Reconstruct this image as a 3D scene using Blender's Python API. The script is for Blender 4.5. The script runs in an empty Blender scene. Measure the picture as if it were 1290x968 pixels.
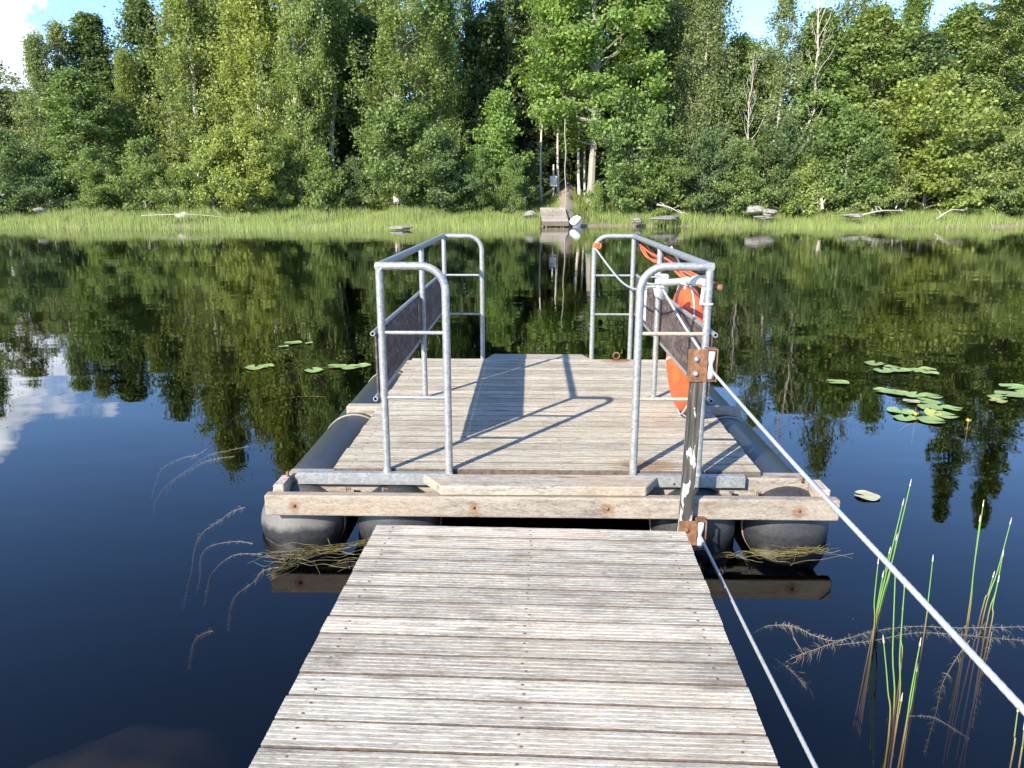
import bpy, bmesh, math, random
import numpy as np
from mathutils import Vector, Matrix

random.seed(7)
R = math.radians
scene = bpy.context.scene
COL = scene.collection

# ------------------------------------------------------------------ camera calibration
F = 960.0; CX, CY = 645.0, 484.0
PITCH = math.atan((484.0 - 246.0) / F)
CZ = 1.857                                   # eye height above the water
_c, _s = math.cos(PITCH), math.sin(PITCH)


def ray(x, y):
    u = (x - CX) / F; v = (y - CY) / F
    return (u, _c - v * _s, -_s - v * _c)


def at_z(x, y, z=0.0):
    r = ray(x, y); t = (z - CZ) / r[2]
    return Vector((r[0] * t, r[1] * t, z))


def at_y(x, y, Y):
    r = ray(x, y); t = Y / r[1]
    return Vector((r[0] * t, Y, CZ + r[2] * t))


def wx(px, Y, z=1.0):
    """world x of a thing seen in column px at ground distance Y, height z"""
    return (px - CX) / F * (Y * _c + (CZ - z) * _s)


# ------------------------------------------------------------------ node helpers
def new_mat(name):
    m = bpy.data.materials.new(name); m.use_nodes = True
    nt = m.node_tree; nt.nodes.clear()
    return m, nt


def N(nt, typ, ins=None, **kw):
    n = nt.nodes.new(typ)
    for k, v in kw.items():
        setattr(n, k, v)
    if ins:
        for k, v in ins.items():
            if isinstance(v, bpy.types.NodeSocket):
                nt.links.new(v, n.inputs[k])
            else:
                n.inputs[k].default_value = v
    return n


def ramp(nt, fac, stops, interp='LINEAR'):
    n = nt.nodes.new('ShaderNodeValToRGB')
    n.color_ramp.interpolation = interp
    el = n.color_ramp.elements
    while len(el) < len(stops):
        el.new(0.5)
    for e, (p, c) in zip(el, stops):
        e.position = p
        e.color = (c[0], c[1], c[2], 1) if not isinstance(c, (int, float)) else (c, c, c, 1)
    nt.links.new(fac, n.inputs[0])
    return n.outputs[0]


def mixc(nt, fac, a, b, blend='MIX'):
    n = nt.nodes.new('ShaderNodeMix'); n.data_type = 'RGBA'; n.blend_type = blend
    for i, v in ((0, fac), (6, a), (7, b)):
        if isinstance(v, bpy.types.NodeSocket):
            nt.links.new(v, n.inputs[i])
        elif isinstance(v, (int, float)):
            n.inputs[i].default_value = v
        else:
            n.inputs[i].default_value = (v[0], v[1], v[2], 1)
    return n.outputs[2]


def math_(nt, op, a, b=0.0, clamp=False):
    n = nt.nodes.new('ShaderNodeMath'); n.operation = op; n.use_clamp = clamp
    for i, v in ((0, a), (1, b)):
        if isinstance(v, bpy.types.NodeSocket):
            nt.links.new(v, n.inputs[i])
        else:
            n.inputs[i].default_value = v
    return n.outputs[0]


def mapping(nt, src, scale=(1, 1, 1), loc=(0, 0, 0)):
    n = nt.nodes.new('ShaderNodeMapping')
    nt.links.new(src, n.inputs['Vector'])
    n.inputs['Scale'].default_value = scale
    if isinstance(loc, bpy.types.NodeSocket):
        nt.links.new(loc, n.inputs['Location'])
    else:
        n.inputs['Location'].default_value = loc
    return n.outputs[0]


def noise(nt, vec, scale, detail=4, rough=0.55, dist=0.0):
    n = N(nt, 'ShaderNodeTexNoise', {'Vector': vec, 'Scale': scale, 'Detail': detail, 'Roughness': rough, 'Distortion': dist})
    return n.outputs[0]


def finish(nt, col, rough=0.7, bump=None, bump_str=0.3, bump_dist=0.005, metal=0.0, spec=0.3):
    p = N(nt, 'ShaderNodeBsdfPrincipled')
    for k, v in (('Base Color', col), ('Roughness', rough), ('Metallic', metal), ('Specular IOR Level', spec)):
        if isinstance(v, bpy.types.NodeSocket):
            nt.links.new(v, p.inputs[k])
        else:
            p.inputs[k].default_value = v if isinstance(v, (int, float)) else (v[0], v[1], v[2], 1)
    if bump is not None:
        b = N(nt, 'ShaderNodeBump', {'Height': bump, 'Strength': bump_str, 'Distance': bump_dist})
        nt.links.new(b.outputs[0], p.inputs['Normal'])
    o = N(nt, 'ShaderNodeOutputMaterial')
    nt.links.new(p.outputs[0], o.inputs[0])
    return p


# ------------------------------------------------------------------ materials
def m_wood(name, pale, mid, dark, axis=0, streak=0.5, stain=None, warm=(0.42, 0.33, 0.24), warm_amt=0.25, fine=1.0):
    """weathered softwood with the grain along one axis of the object"""
    m, nt = new_mat(name)
    tc = N(nt, 'ShaderNodeTexCoord'); oi = N(nt, 'ShaderNodeObjectInfo')
    off = N(nt, 'ShaderNodeCombineXYZ', {0: math_(nt, 'MULTIPLY', oi.outputs['Random'], 37.0),
                                         1: math_(nt, 'MULTIPLY', oi.outputs['Random'], 91.0), 2: 0.0})
    def sc(a, b):
        v = [b, b, b]; v[axis] = a
        return tuple(v)
    g1 = noise(nt, mapping(nt, tc.outputs['Object'], sc(6.0, 62 * fine), off.outputs[0]), 1.0, 7, 0.68, 0.5)
    g2 = noise(nt, mapping(nt, tc.outputs['Object'], sc(45.0, 210 * fine), off.outputs[0]), 1.0, 5, 0.7, 0.3)
    geo = N(nt, 'ShaderNodeNewGeometry')
    big = noise(nt, mapping(nt, geo.outputs['Position'], sc(2.2, 4.5)), 1.0, 6, 0.68, 0.6)
    speck = noise(nt, mapping(nt, geo.outputs['Position'], sc(34, 130)), 1.0, 5, 0.75, 0.4)
    flake = noise(nt, mapping(nt, geo.outputs['Position'], sc(18, 75), (5, 7, 3)), 1.0, 5, 0.72, 0.4)
    grain = math_(nt, 'ADD', math_(nt, 'MULTIPLY', g1, 0.5), math_(nt, 'MULTIPLY', g2, 0.5))
    c = ramp(nt, grain, [(0.34, dark), (0.44, mid), (0.53, pale), (0.62, tuple(min(.85, v * 1.22) for v in pale))])
    c = mixc(nt, math_(nt, 'MULTIPLY', ramp(nt, big, [(0.47, 0.0), (0.66, 1.0)]), streak), c, mixc(nt, 0.62, c, dark))
    c = mixc(nt, math_(nt, 'MULTIPLY', ramp(nt, flake, [(0.55, 0.0), (0.62, 1.0)]), 0.6), c, mixc(nt, 0.6, c, dark))
    c = mixc(nt, math_(nt, 'MULTIPLY', ramp(nt, speck, [(0.57, 0.0), (0.64, 1.0)]), 0.5), c, mixc(nt, 0.6, c, dark))
    c = mixc(nt, math_(nt, 'MULTIPLY', ramp(nt, noise(nt, mapping(nt, geo.outputs['Position'], sc(1.1, 2.2), (9, 4, 2)), 1.0, 3), [(0.48, 0.0), (0.66, 1.0)]), warm_amt), c, warm)
    # knots
    vor = N(nt, 'ShaderNodeTexVoronoi', {'Vector': mapping(nt, tc.outputs['Object'], sc(2.2, 9), off.outputs[0]), 'Scale': 1.0})
    kn = ramp(nt, vor.outputs['Distance'], [(0.0, 1.0), (0.10, 0.85), (0.18, 0.0)])
    c = mixc(nt, math_(nt, 'MULTIPLY', kn, 0.55), c, (dark[0] * 0.8, dark[1] * 0.6, dark[2] * 0.5))
    # plank to plank difference
    hv = N(nt, 'ShaderNodeHueSaturation', {'Color': c, 'Value': math_(nt, 'ADD', math_(nt, 'MULTIPLY', oi.outputs['Random'], 0.32), 0.84)})
    c = hv.outputs[0]
    if stain:
        for (px, py, pz, scl, rad, colr) in stain:
            sub = N(nt, 'ShaderNodeVectorMath', {0: geo.outputs['Position'], 1: (px, py, pz)}, operation='SUBTRACT')
            mp = mapping(nt, sub.outputs[0], scl)
            ln = N(nt, 'ShaderNodeVectorMath', {0: mp}, operation='LENGTH')
            dn = math_(nt, 'ADD', ln.outputs['Value'], math_(nt, 'MULTIPLY', math_(nt, 'SUBTRACT', g1, 0.5), rad * 1.2))
            f = ramp(nt, math_(nt, 'DIVIDE', dn, rad), [(0.45, 1.0), (1.0, 0.0)])
            c = mixc(nt, math_(nt, 'MULTIPLY', f, 0.75), c, mixc(nt, 1.0, c, colr, 'MULTIPLY'))
    finish(nt, c, 0.8, grain, 0.55, 0.004, spec=0.2)
    return m


PALE = (0.37, 0.345, 0.288); MID = (0.262, 0.24, 0.20); DARK = (0.095, 0.081, 0.066)


def m_simple(name, col, rough=0.6, metal=0.0, var=0.12, scale=20, bump=0.15, spec=0.4, dark=None):
    m, nt = new_mat(name)
    tc = N(nt, 'ShaderNodeTexCoord')
    n1 = noise(nt, tc.outputs['Object'], scale, 5, 0.6)
    lo = dark or tuple(v * (1 - 2.2 * var) for v in col)
    hi = tuple(min(1, v * (1 + var)) for v in col)
    c = ramp(nt, n1, [(0.32, lo), (0.55, col), (0.72, hi)])
    finish(nt, c, rough, n1, bump, 0.003, metal, spec)
    return m


def m_galv(name):
    m, nt = new_mat(name)
    tc = N(nt, 'ShaderNodeTexCoord')
    v = N(nt, 'ShaderNodeTexVoronoi', {'Vector': tc.outputs['Object'], 'Scale': 75.0})
    n1 = noise(nt, tc.outputs['Object'], 22, 5, 0.65)
    spangle = N(nt, 'ShaderNodeSeparateColor', {0: v.outputs['Color']})
    f = math_(nt, 'ADD', math_(nt, 'MULTIPLY', spangle.outputs[0], 0.5), math_(nt, 'MULTIPLY', n1, 0.6))
    c = ramp(nt, f, [(0.2, (0.215, 0.225, 0.225)), (0.55, (0.31, 0.318, 0.312)), (0.9, (0.42, 0.425, 0.415))])
    finish(nt, c, ramp(nt, f, [(0.2, 0.5), (0.9, 0.36)]), n1, 0.12, 0.002, 0.45, 0.5)
    return m


def m_rust(name):
    m, nt = new_mat(name)
    tc = N(nt, 'ShaderNodeTexCoord')
    n1 = noise(nt, tc.outputs['Object'], 38, 6, 0.7)
    n2 = noise(nt, mapping(nt, tc.outputs['Object'], (30, 30, 6)), 1.0, 4)
    c = ramp(nt, math_(nt, 'ADD', math_(nt, 'MULTIPLY', n1, 0.6), math_(nt, 'MULTIPLY', n2, 0.4)),
             [(0.32, (0.07, 0.038, 0.026)), (0.48, (0.155, 0.075, 0.042)), (0.6, (0.23, 0.125, 0.07)), (0.74, (0.27, 0.20, 0.15))])
    finish(nt, c, 0.85, n1, 0.4, 0.003, 0.0, 0.2)
    return m


def m_peel(name):
    """dark old timber with white paint peeling off in vertical flakes"""
    m, nt = new_mat(name)
    tc = N(nt, 'ShaderNodeTexCoord')
    n1 = noise(nt, mapping(nt, tc.outputs['Object'], (26, 26, 7)), 1.0, 5, 0.65, 0.4)
    n2 = noise(nt, mapping(nt, tc.outputs['Object'], (90, 90, 4)), 1.0, 4)
    wood = ramp(nt, n2, [(0.3, (0.02, 0.019, 0.018)), (0.55, (0.065, 0.06, 0.052)), (0.75, (0.15, 0.13, 0.10))])
    sep = N(nt, 'ShaderNodeSeparateXYZ', {0: tc.outputs['Object']})
    low = ramp(nt, sep.outputs[2], [(0.0, 0.10), (0.5, 0.03), (0.75, -0.16)]) if False else None
    bias = N(nt, 'ShaderNodeMapRange', {'Value': sep.outputs[2], 'From Min': 0.25, 'From Max': 0.8, 'To Min': -0.04, 'To Max': -0.14})
    f = ramp(nt, math_(nt, 'ADD', n1, bias.outputs[0]), [(0.49, 0.0), (0.53, 1.0)])
    c = mixc(nt, f, wood, (0.52, 0.51, 0.47))
    finish(nt, c, 0.75, f, 0.5, 0.002)
    return m


def m_plate(name):
    """brown film faced plywood panel with worn swirling grain"""
    m, nt = new_mat(name)
    tc = N(nt, 'ShaderNodeTexCoord')
    n0 = noise(nt, mapping(nt, tc.outputs['Object'], (3, 3, 9)), 1.0, 4, 0.6, 2.5)
    n1 = noise(nt, mapping(nt, tc.outputs['Object'], (12, 12, 40)), 1.0, 5, 0.7, 2.0)
    f = math_(nt, 'ADD', math_(nt, 'MULTIPLY', n0, 0.55), math_(nt, 'MULTIPLY', n1, 0.45))
    c = ramp(nt, f, [(0.36, (0.04, 0.026, 0.023)), (0.5, (0.085, 0.06, 0.052)), (0.64, (0.20, 0.16, 0.14))])
    finish(nt, c, 0.75, f, 0.15, 0.002, spec=0.25)
    return m


def m_pontoon(name, amt=1.0):
    """black plastic pipe with pale dried silt above a wet waterline"""
    m, nt = new_mat(name)
    geo = N(nt, 'ShaderNodeNewGeometry')
    sep = N(nt, 'ShaderNodeSeparateXYZ', {0: geo.outputs['Position']})
    n1 = noise(nt, geo.outputs['Position'], 9, 5, 0.6)
    n2 = noise(nt, geo.outputs['Position'], 55, 4, 0.6)
    z = math_(nt, 'ADD', sep.outputs[2], math_(nt, 'MULTIPLY', math_(nt, 'SUBTRACT', n1, 0.5), 0.08))
    dirt = ramp(nt, z, [(0.035, 0.0), (0.075, 1.0), (0.22, 0.55), (0.32, 0.12)])
    # silt sits on the front ends of the pipes
    fr = N(nt, 'ShaderNodeMapRange', {'Value': sep.outputs[1], 'From Min': 3.95, 'From Max': 4.5, 'To Min': 1.0, 'To Max': 0.03})
    d = math_(nt, 'MULTIPLY', math_(nt, 'MULTIPLY', dirt, fr.outputs[0]), math_(nt, 'MULTIPLY', math_(nt, 'ADD', 0.55, math_(nt, 'MULTIPLY', n1, 0.6)), amt), True)
    c = mixc(nt, d, ramp(nt, n2, [(0.3, (0.016, 0.017, 0.019)), (0.7, (0.034, 0.036, 0.040))]), mixc(nt, n2, (0.26, 0.245, 0.215), (0.36, 0.34, 0.30)))
    finish(nt, c, ramp(nt, d, [(0.0, 0.36), (1.0, 0.85)]), n2, 0.06, 0.003, spec=0.5)
    return m


def m_bark(name, a, b, mark, mark_amt, scale=(3, 3, 9)):
    m, nt = new_mat(name)
    tc = N(nt, 'ShaderNodeTexCoord'); oi = N(nt, 'ShaderNodeObjectInfo')
    off = N(nt, 'ShaderNodeCombineXYZ', {0: math_(nt, 'MULTIPLY', oi.outputs['Random'], 30.0)})
    n1 = noise(nt, mapping(nt, tc.outputs['Object'], scale, off.outputs[0]), 1.0, 5, 0.7)
    n2 = noise(nt, mapping(nt, tc.outputs['Object'], (6, 6, 2), off.outputs[0]), 1.0, 4)
    c = mixc(nt, n2, a, b)
    c = mixc(nt, ramp(nt, n1, [(mark_amt, 0.0), (mark_amt + 0.08, 1.0)]), c, mark)
    finish(nt, c, 0.85, n1, 0.3, 0.02, spec=0.15)
    return m


def m_leaf(name, trans=0.46, rough=0.55):
    """leaf: own colour from the tree's object colour, small leaf to leaf differences"""
    m, nt = new_mat(name)
    oi = N(nt, 'ShaderNodeObjectInfo')
    at = N(nt, 'ShaderNodeAttribute', attribute_name='rnd')
    geo = N(nt, 'ShaderNodeNewGeometry')
    n1 = noise(nt, geo.outputs['Position'], 0.55, 2, 0.5)
    v = math_(nt, 'ADD', math_(nt, 'MULTIPLY', at.outputs['Fac'], 0.7), 0.65)
    hs = N(nt, 'ShaderNodeHueSaturation', {'Color': oi.outputs['Color'],
            'Hue': math_(nt, 'ADD', 0.482, math_(nt, 'MULTIPLY', n1, 0.036)), 'Saturation': 1.0, 'Value': v})
    p = N(nt, 'ShaderNodeBsdfPrincipled', {'Base Color': hs.outputs[0], 'Roughness': rough, 'Specular IOR Level': 0.35})
    tcol = mixc(nt, 1.0, hs.outputs[0], (1.25, 1.3, 0.55), 'MULTIPLY')
    t = N(nt, 'ShaderNodeBsdfTranslucent', {'Color': tcol})
    mx = N(nt, 'ShaderNodeMixShader', {0: trans, 1: p.outputs[0], 2: t.outputs[0]})
    o = N(nt, 'ShaderNodeOutputMaterial', {0: mx.outputs[0]})
    return m


M = {}
_fa = R(-1.42)


def f2w(x, y, z):
    """ferry coordinates to world"""
    return Vector((x * math.cos(_fa) - y * math.sin(_fa), x * math.sin(_fa) + y * math.cos(_fa), z))


st1 = f2w(0.67, 4.13, 0.36); st2 = f2w(0.80, 6.95, 0.36)
M['dock'] = m_wood('weathered dock planks', PALE, MID, DARK, 0, 0.7)
M['deck'] = m_wood('weathered ferry deck', (0.36, 0.33, 0.262), (0.262, 0.234, 0.182), (0.11, 0.088, 0.072), 0, 0.35,
                   stain=[(st1.x, st1.y, .36, (1, 2, 0), 0.26, (0.60, 0.40, 0.25)), (st2.x, st2.y, .36, (1, 2, 0), 0.2, (0.62, 0.38, 0.24))], warm_amt=0.15)
M['beam'] = m_wood('weathered beam', (0.33, 0.297, 0.245), (0.24, 0.21, 0.172), (0.105, 0.085, 0.068), 0, 0.45, warm=(0.36, 0.26, 0.16), warm_amt=0.35, fine=0.5,
                   stain=[(f2w(x, 3.8, 0).x, f2w(x, 3.8, 0).y, .225, (1, 0, .8), .045, (0.74, 0.50, 0.34)) for x in (-1.27, -.30, .415, 1.43)])
M['beam_y'] = m_wood('weathered side timber', (0.40, 0.33, 0.28), (0.28, 0.22, 0.19), (0.13, 0.10, 0.09), 1, 0.4, fine=0.5)
M['galv'] = m_galv('galvanised steel')
M['rust'] = m_rust('rusted steel')
M['peel'] = m_peel('peeling white paint on old timber')
M['panel'] = m_plate('brown plywood panel')
M['pontoon'] = m_pontoon('black plastic pipe', 0.06)
M['pontoon_dusty'] = m_pontoon('silted black plastic pipe', 0.42)
M['orange'] = m_simple('orange plastic', (0.78, 0.10, 0.022), 0.45, var=0.1, scale=9, bump=0.05)
M['orange_rope'] = m_simple('orange rope fibre', (0.74, 0.15, 0.055), 0.75, var=0.18, scale=90, bump=0.3)
M['white'] = m_simple('white plastic', (0.54, 0.54, 0.525), 0.45, var=0.05, scale=14, bump=0.04)
M['cable'] = m_simple('grey white cable sheath', (0.34, 0.355, 0.345), 0.5, var=0.08, scale=60, bump=0.1)
M['strap'] = m_simple('pale webbing', (0.33, 0.30, 0.235), 0.8, var=0.15, scale=60, bump=0.3)
M['black'] = m_simple('black rubber and dark pipe hollows', (0.02, 0.02, 0.022), 0.6, var=0.2, scale=30)
M['paper'] = m_simple('white notice sheet', (0.62, 0.62, 0.62), 0.6, var=0.03, scale=10, bump=0.0)
M['ink'] = m_simple('grey print', (0.32, 0.33, 0.36), 0.7, var=0.1, scale=50, bump=0.0)
M['dark_band'] = m_simple('dark buoy strap', (0.09, 0.05, 0.07), 0.7, var=0.2, scale=40)
M['rock'] = m_bark('pale granite', (0.27, 0.255, 0.23), (0.17, 0.16, 0.145), (0.08, 0.085, 0.06), 0.54, (5, 5, 5))
M['white_rock'] = m_bark('white boulder', (0.70, 0.70, 0.67), (0.58, 0.58, 0.55), (0.33, 0.33, 0.30), 0.66, (6, 6, 6))
M['sunk_rock'] = m_bark('brown silt covered boulder', (0.115, 0.11, 0.095), (0.08, 0.076, 0.066), (0.04, 0.038, 0.034), 0.6, (4, 4, 4))
M['bark_birch'] = m_bark('white birch bark', (0.62, 0.59, 0.54), (0.46, 0.43, 0.385), (0.05, 0.045, 0.04), 0.60, (4, 4, 7))
M['bark_grey'] = m_bark('grey green bark', (0.33, 0.32, 0.27), (0.22, 0.21, 0.175), (0.08, 0.075, 0.06), 0.62)
M['bark_dark'] = m_bark('dark bark', (0.14, 0.115, 0.09), (0.095, 0.08, 0.065), (0.05, 0.045, 0.04), 0.6)
M['bark_twig'] = m_bark('birch twigs', (0.20, 0.165, 0.135), (0.14, 0.115, 0.095), (0.06, 0.05, 0.045), 0.6)
M['bark_dead'] = m_bark('bleached dead wood', (0.52, 0.46, 0.41), (0.40, 0.35, 0.31), (0.2, 0.17, 0.15), 0.66)
M['leaf'] = m_leaf('broad leaves')
M['needle'] = m_leaf('spruce needles', 0.12, 0.6)
M['blade'] = m_leaf('grass blades', 0.3, 0.5)
M['edge'] = m_simple('dark brown plank edges', (0.11, 0.085, 0.065), 0.9, var=0.25, scale=30)  # side walls and bevels coloured dark so the gaps between boards read dark
M['far_wood'] = m_wood('grey landing boards', (0.30, 0.265, 0.235), (0.215, 0.185, 0.165), (0.10, 0.085, 0.075), 0, 0.3, fine=0.4)


def m_lily(name, col, edge):
    m, nt = new_mat(name)
    tc = N(nt, 'ShaderNodeTexCoord'); oi = N(nt, 'ShaderNodeObjectInfo')
    n1 = noise(nt, tc.outputs['Object'], 14, 4, 0.6)
    c = mixc(nt, ramp(nt, n1, [(0.35, 0.0), (0.7, 1.0)]), col, tuple(v * 0.72 for v in col))
    c = mixc(nt, ramp(nt, noise(nt, tc.outputs['Object'], 5, 3), [(0.60, 0.0), (0.68, 1.0)]), c, edge)
    hs = N(nt, 'ShaderNodeHueSaturation', {'Color': c, 'Hue': math_(nt, 'ADD', 0.49, math_(nt, 'MULTIPLY', oi.outputs['Random'], 0.02)),
                                           'Value': math_(nt, 'ADD', 0.85, math_(nt, 'MULTIPLY', oi.outputs['Random'], 0.3))})
    finish(nt, hs.outputs[0], 0.42, n1, 0.15, 0.004, spec=0.5)
    return m


M['lily'] = m_lily('lily leaf', (0.25, 0.355, 0.085), (0.34, 0.37, 0.10))
M['lily_old'] = m_lily('ageing lily leaf', (0.36, 0.36, 0.09), (0.42, 0.15, 0.06))
M['lily_pale'] = m_lily('pale lily leaf', (0.40, 0.38, 0.22), (0.36, 0.30, 0.16))
M['yellow'] = m_simple('yellow petal', (0.60, 0.50, 0.05), 0.5, var=0.1)


def m_stem(name):
    m, nt = new_mat(name)
    geo = N(nt, 'ShaderNodeNewGeometry')
    sep = N(nt, 'ShaderNodeSeparateXYZ', {0: geo.outputs['Position']})
    n1 = noise(nt, geo.outputs['Position'], 35, 3)
    z = math_(nt, 'ADD', sep.outputs[2], math_(nt, 'MULTIPLY', n1, 0.06))
    c = ramp(nt, z, [(0.0, (0.12, 0.085, 0.05)), (0.09, (0.16, 0.14, 0.045)), (0.2, (0.13, 0.25, 0.045)), (0.75, (0.16, 0.30, 0.07))])
    finish(nt, c, 0.45, spec=0.4)
    return m


M['stem'] = m_stem('rush stem')
M['stem_tip'] = m_simple('dry rush tip', (0.55, 0.46, 0.34), 0.7)
M['weed'] = m_simple('water milfoil', (0.19, 0.16, 0.10), 0.8, var=0.25, scale=40)
M['weed_gold'] = m_simple('drying golden weed', (0.17, 0.145, 0.055), 0.7, var=0.3, scale=30)
M['moss'] = m_simple('olive waterline weed', (0.12, 0.10, 0.025), 0.8, var=0.4, scale=30)


# ------------------------------------------------------------------ mesh builder
class MB:
    """collects shapes in one mesh with several materials"""
    def __init__(self):
        self.v = []; self.f = []; self.mi = []; self.sm = []; self.mats = []

    def slot(self, m):
        if m not in self.mats:
            self.mats.append(m)
        return self.mats.index(m)

    def add(self, vs, fs, m, smooth=False):
        o = len(self.v); s = self.slot(m)
        self.v.extend([tuple(p) for p in vs])
        for f in fs:
            self.f.append(tuple(i + o for i in f)); self.mi.append(s); self.sm.append(smooth)
        return self

    def bm(self, bm, m, smooth=False, mat=None):
        bm.verts.ensure_lookup_table(); bm.verts.index_update()
        vs = [(mat @ v.co) if mat else v.co.copy() for v in bm.verts]
        fs = [[v.index for v in f.verts] for f in bm.faces]
        self.add(vs, fs, m, smooth); bm.free()
        return self

    def box(self, lo, hi, m, bev=0.004, mat=None, segs=1):
        bm = bmesh.new(); bmesh.ops.create_cube(bm, size=1.0)
        c = [(a + b) / 2 for a, b in zip(lo, hi)]; d = [abs(b - a) for a, b in zip(lo, hi)]
        for v in bm.verts:
            v.co = Vector((v.co[0] * d[0] + c[0], v.co[1] * d[1] + c[1], v.co[2] * d[2] + c[2]))
        if bev > 0:
            bmesh.ops.bevel(bm, geom=list(bm.edges), offset=min(bev, min(d) * 0.3), segments=segs, affect='EDGES', profile=0.6)
        return self.bm(bm, m, False, mat)

    def prism(self, pts, z0, z1, m, bev=0.004):
        bm = bmesh.new()
        a = [bm.verts.new((x, y, z0)) for x, y in pts]; b = [bm.verts.new((x, y, z1)) for x, y in pts]
        n = len(pts)
        bm.faces.new(list(reversed(a))); bm.faces.new(b)
        for i in range(n):
            bm.faces.new((a[i], a[(i + 1) % n], b[(i + 1) % n], b[i]))
        bmesh.ops.recalc_face_normals(bm, faces=list(bm.faces))
        if bev:
            bmesh.ops.bevel(bm, geom=list(bm.edges), offset=bev, segments=1, affect='EDGES')
        return self.bm(bm, m)

    def tube(self, pts, r, m, n=10, cap=True, closed=False):
        pts = [Vector(p) for p in pts]; k = len(pts)
        rs = r if isinstance(r, (list, tuple)) else [r] * k
        vs = []; fs = []
        prev = None
        for i, p in enumerate(pts):
            if closed:
                t = pts[(i + 1) % k] - pts[i - 1]
            else:
                t = pts[min(i + 1, k - 1)] - pts[max(i - 1, 0)]
            if t.length < 1e-9:
                t = Vector((0, 0, 1))
            t.normalize()
            if prev is None:
                a = Vector((0, 0, 1)) if abs(t.z) < 0.9 else Vector((1, 0, 0))
                u = t.cross(a).normalized()
            else:
                u = (prev - t * prev.dot(t)).normalized()
            prev = u; w = t.cross(u)
            for j in range(n):
                an = 2 * math.pi * j / n
                vs.append(p + (u * math.cos(an) + w * math.sin(an)) * rs[i])
        for i in range(k if closed else k - 1):
            for j in range(n):
                a = i * n + j; b = i * n + (j + 1) % n; i2 = (i + 1) % k
                fs.append((a, b, i2 * n + (j + 1) % n, i2 * n + j))
        self.add(vs, fs, m, True)
        if cap and not closed:
            self.add(vs[:n], [tuple(reversed(range(n)))], m); self.add(vs[-n:], [tuple(range(n))], m)
        return self

    def lathe(self, prof, m, n=32, mat=None):
        """prof: list of (radius, height) round the local z axis"""
        vs = []; fs = []
        for (r, h) in prof:
            for j in range(n):
                a = 2 * math.pi * j / n
                p = Vector((r * math.cos(a), r * math.sin(a), h)); vs.append(mat @ p if mat else p)
        for i in range(len(prof) - 1):
            for j in range(n):
                fs.append((i * n + j, i * n + (j + 1) % n, (i + 1) * n + (j + 1) % n, (i + 1) * n + j))
        return self.add(vs, fs, m, True)

    def build(self, name, parent=None, origin=(0, 0, 0)):
        me = bpy.data.meshes.new(name)
        o = origin
        me.from_pydata([(p[0] - o[0], p[1] - o[1], p[2] - o[2]) for p in self.v], [], self.f)
        for m in self.mats:
            me.materials.append(m)
        me.polygons.foreach_set('material_index', self.mi)
        me.polygons.foreach_set('use_smooth', self.sm)
        me.update()
        ob = bpy.data.objects.new(name, me); COL.objects.link(ob)
        ob.location = o
        if parent:
            ob.parent = parent
        return ob


def tag(o, label=None, cat=None, group=None, kind=None):
    if label: o['label'] = label
    if cat: o['category'] = cat
    if group: o['group'] = group
    if kind: o['kind'] = kind
    return o


def empty(name, loc=(0, 0, 0), rz=0.0):
    o = bpy.data.objects.new(name, None); COL.objects.link(o)
    o.location = loc; o.rotation_euler = (0, 0, rz); o.empty_display_size = 0.2
    return o


def copy_tree(o, parent=None):
    c = o.copy(); COL.objects.link(c)
    if parent: c.parent = parent
    for ch in list(o.children):
        copy_tree(ch, c)
    return c


def bez(p0, p1, p2, p3, n=12):
    p0, p1, p2, p3 = map(Vector, (p0, p1, p2, p3)); out = []
    for i in range(n + 1):
        t = i / n
        out.append(p0 * (1 - t) ** 3 + p1 * 3 * t * (1 - t) ** 2 + p2 * 3 * t * t * (1 - t) + p3 * t ** 3)
    return out


def smooth_path(pts, sub=6):
    pts = [Vector(p) for p in pts]; out = []
    for i in range(len(pts) - 1):
        p0 = pts[max(i - 1, 0)]; p1 = pts[i]; p2 = pts[i + 1]; p3 = pts[min(i + 2, len(pts) - 1)]
        for k in range(sub):
            t = k / sub
            out.append(0.5 * ((2 * p1) + (p2 - p0) * t + (2 * p0 - 5 * p1 + 4 * p2 - p3) * t * t + (3 * p1 - p0 - 3 * p2 + p3) * t ** 3))
    out.append(pts[-1])
    return out


# ------------------------------------------------------------------ setting: ground, water, path
def terrain_z(x, y):
    d = y - (46.5 + 1.3 * math.sin(x * 0.11) + 0.6 * math.sin(x * 0.37 + 1.0))
    if d < -14:
        z = -2.2
    elif d < 0:
        z = -2.2 * (d / -14.0) ** 0.8
    elif d < 9:
        z = 0.12 * d
    else:
        z = 1.08 + (d - 9) * 0.10
    if d > 0:
        z += 0.10 * math.sin(x * 0.9 + y * 0.4) * min(1, d / 3) + 0.08 * math.sin(x * 2.3 - y)
    if y < -4:
        z = -2.2 + min(4.0, (-4 - y) * 0.45)
    elif y < 20:
        z = -1.15 - 1.05 * min(1, max(0, (y - 3.0)) / 8.0) ** 1.0
    # path cut up from the landing
    px = 3.2 + (y - 47) * 0.08
    if 44 < y < 62 and abs(x - px) < 2.0:
        w = 1 - abs(x - px) / 2.0
        z = z * (1 - w) + max(z, 0.24 * (y - 46.7)) * w
    return z


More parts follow.
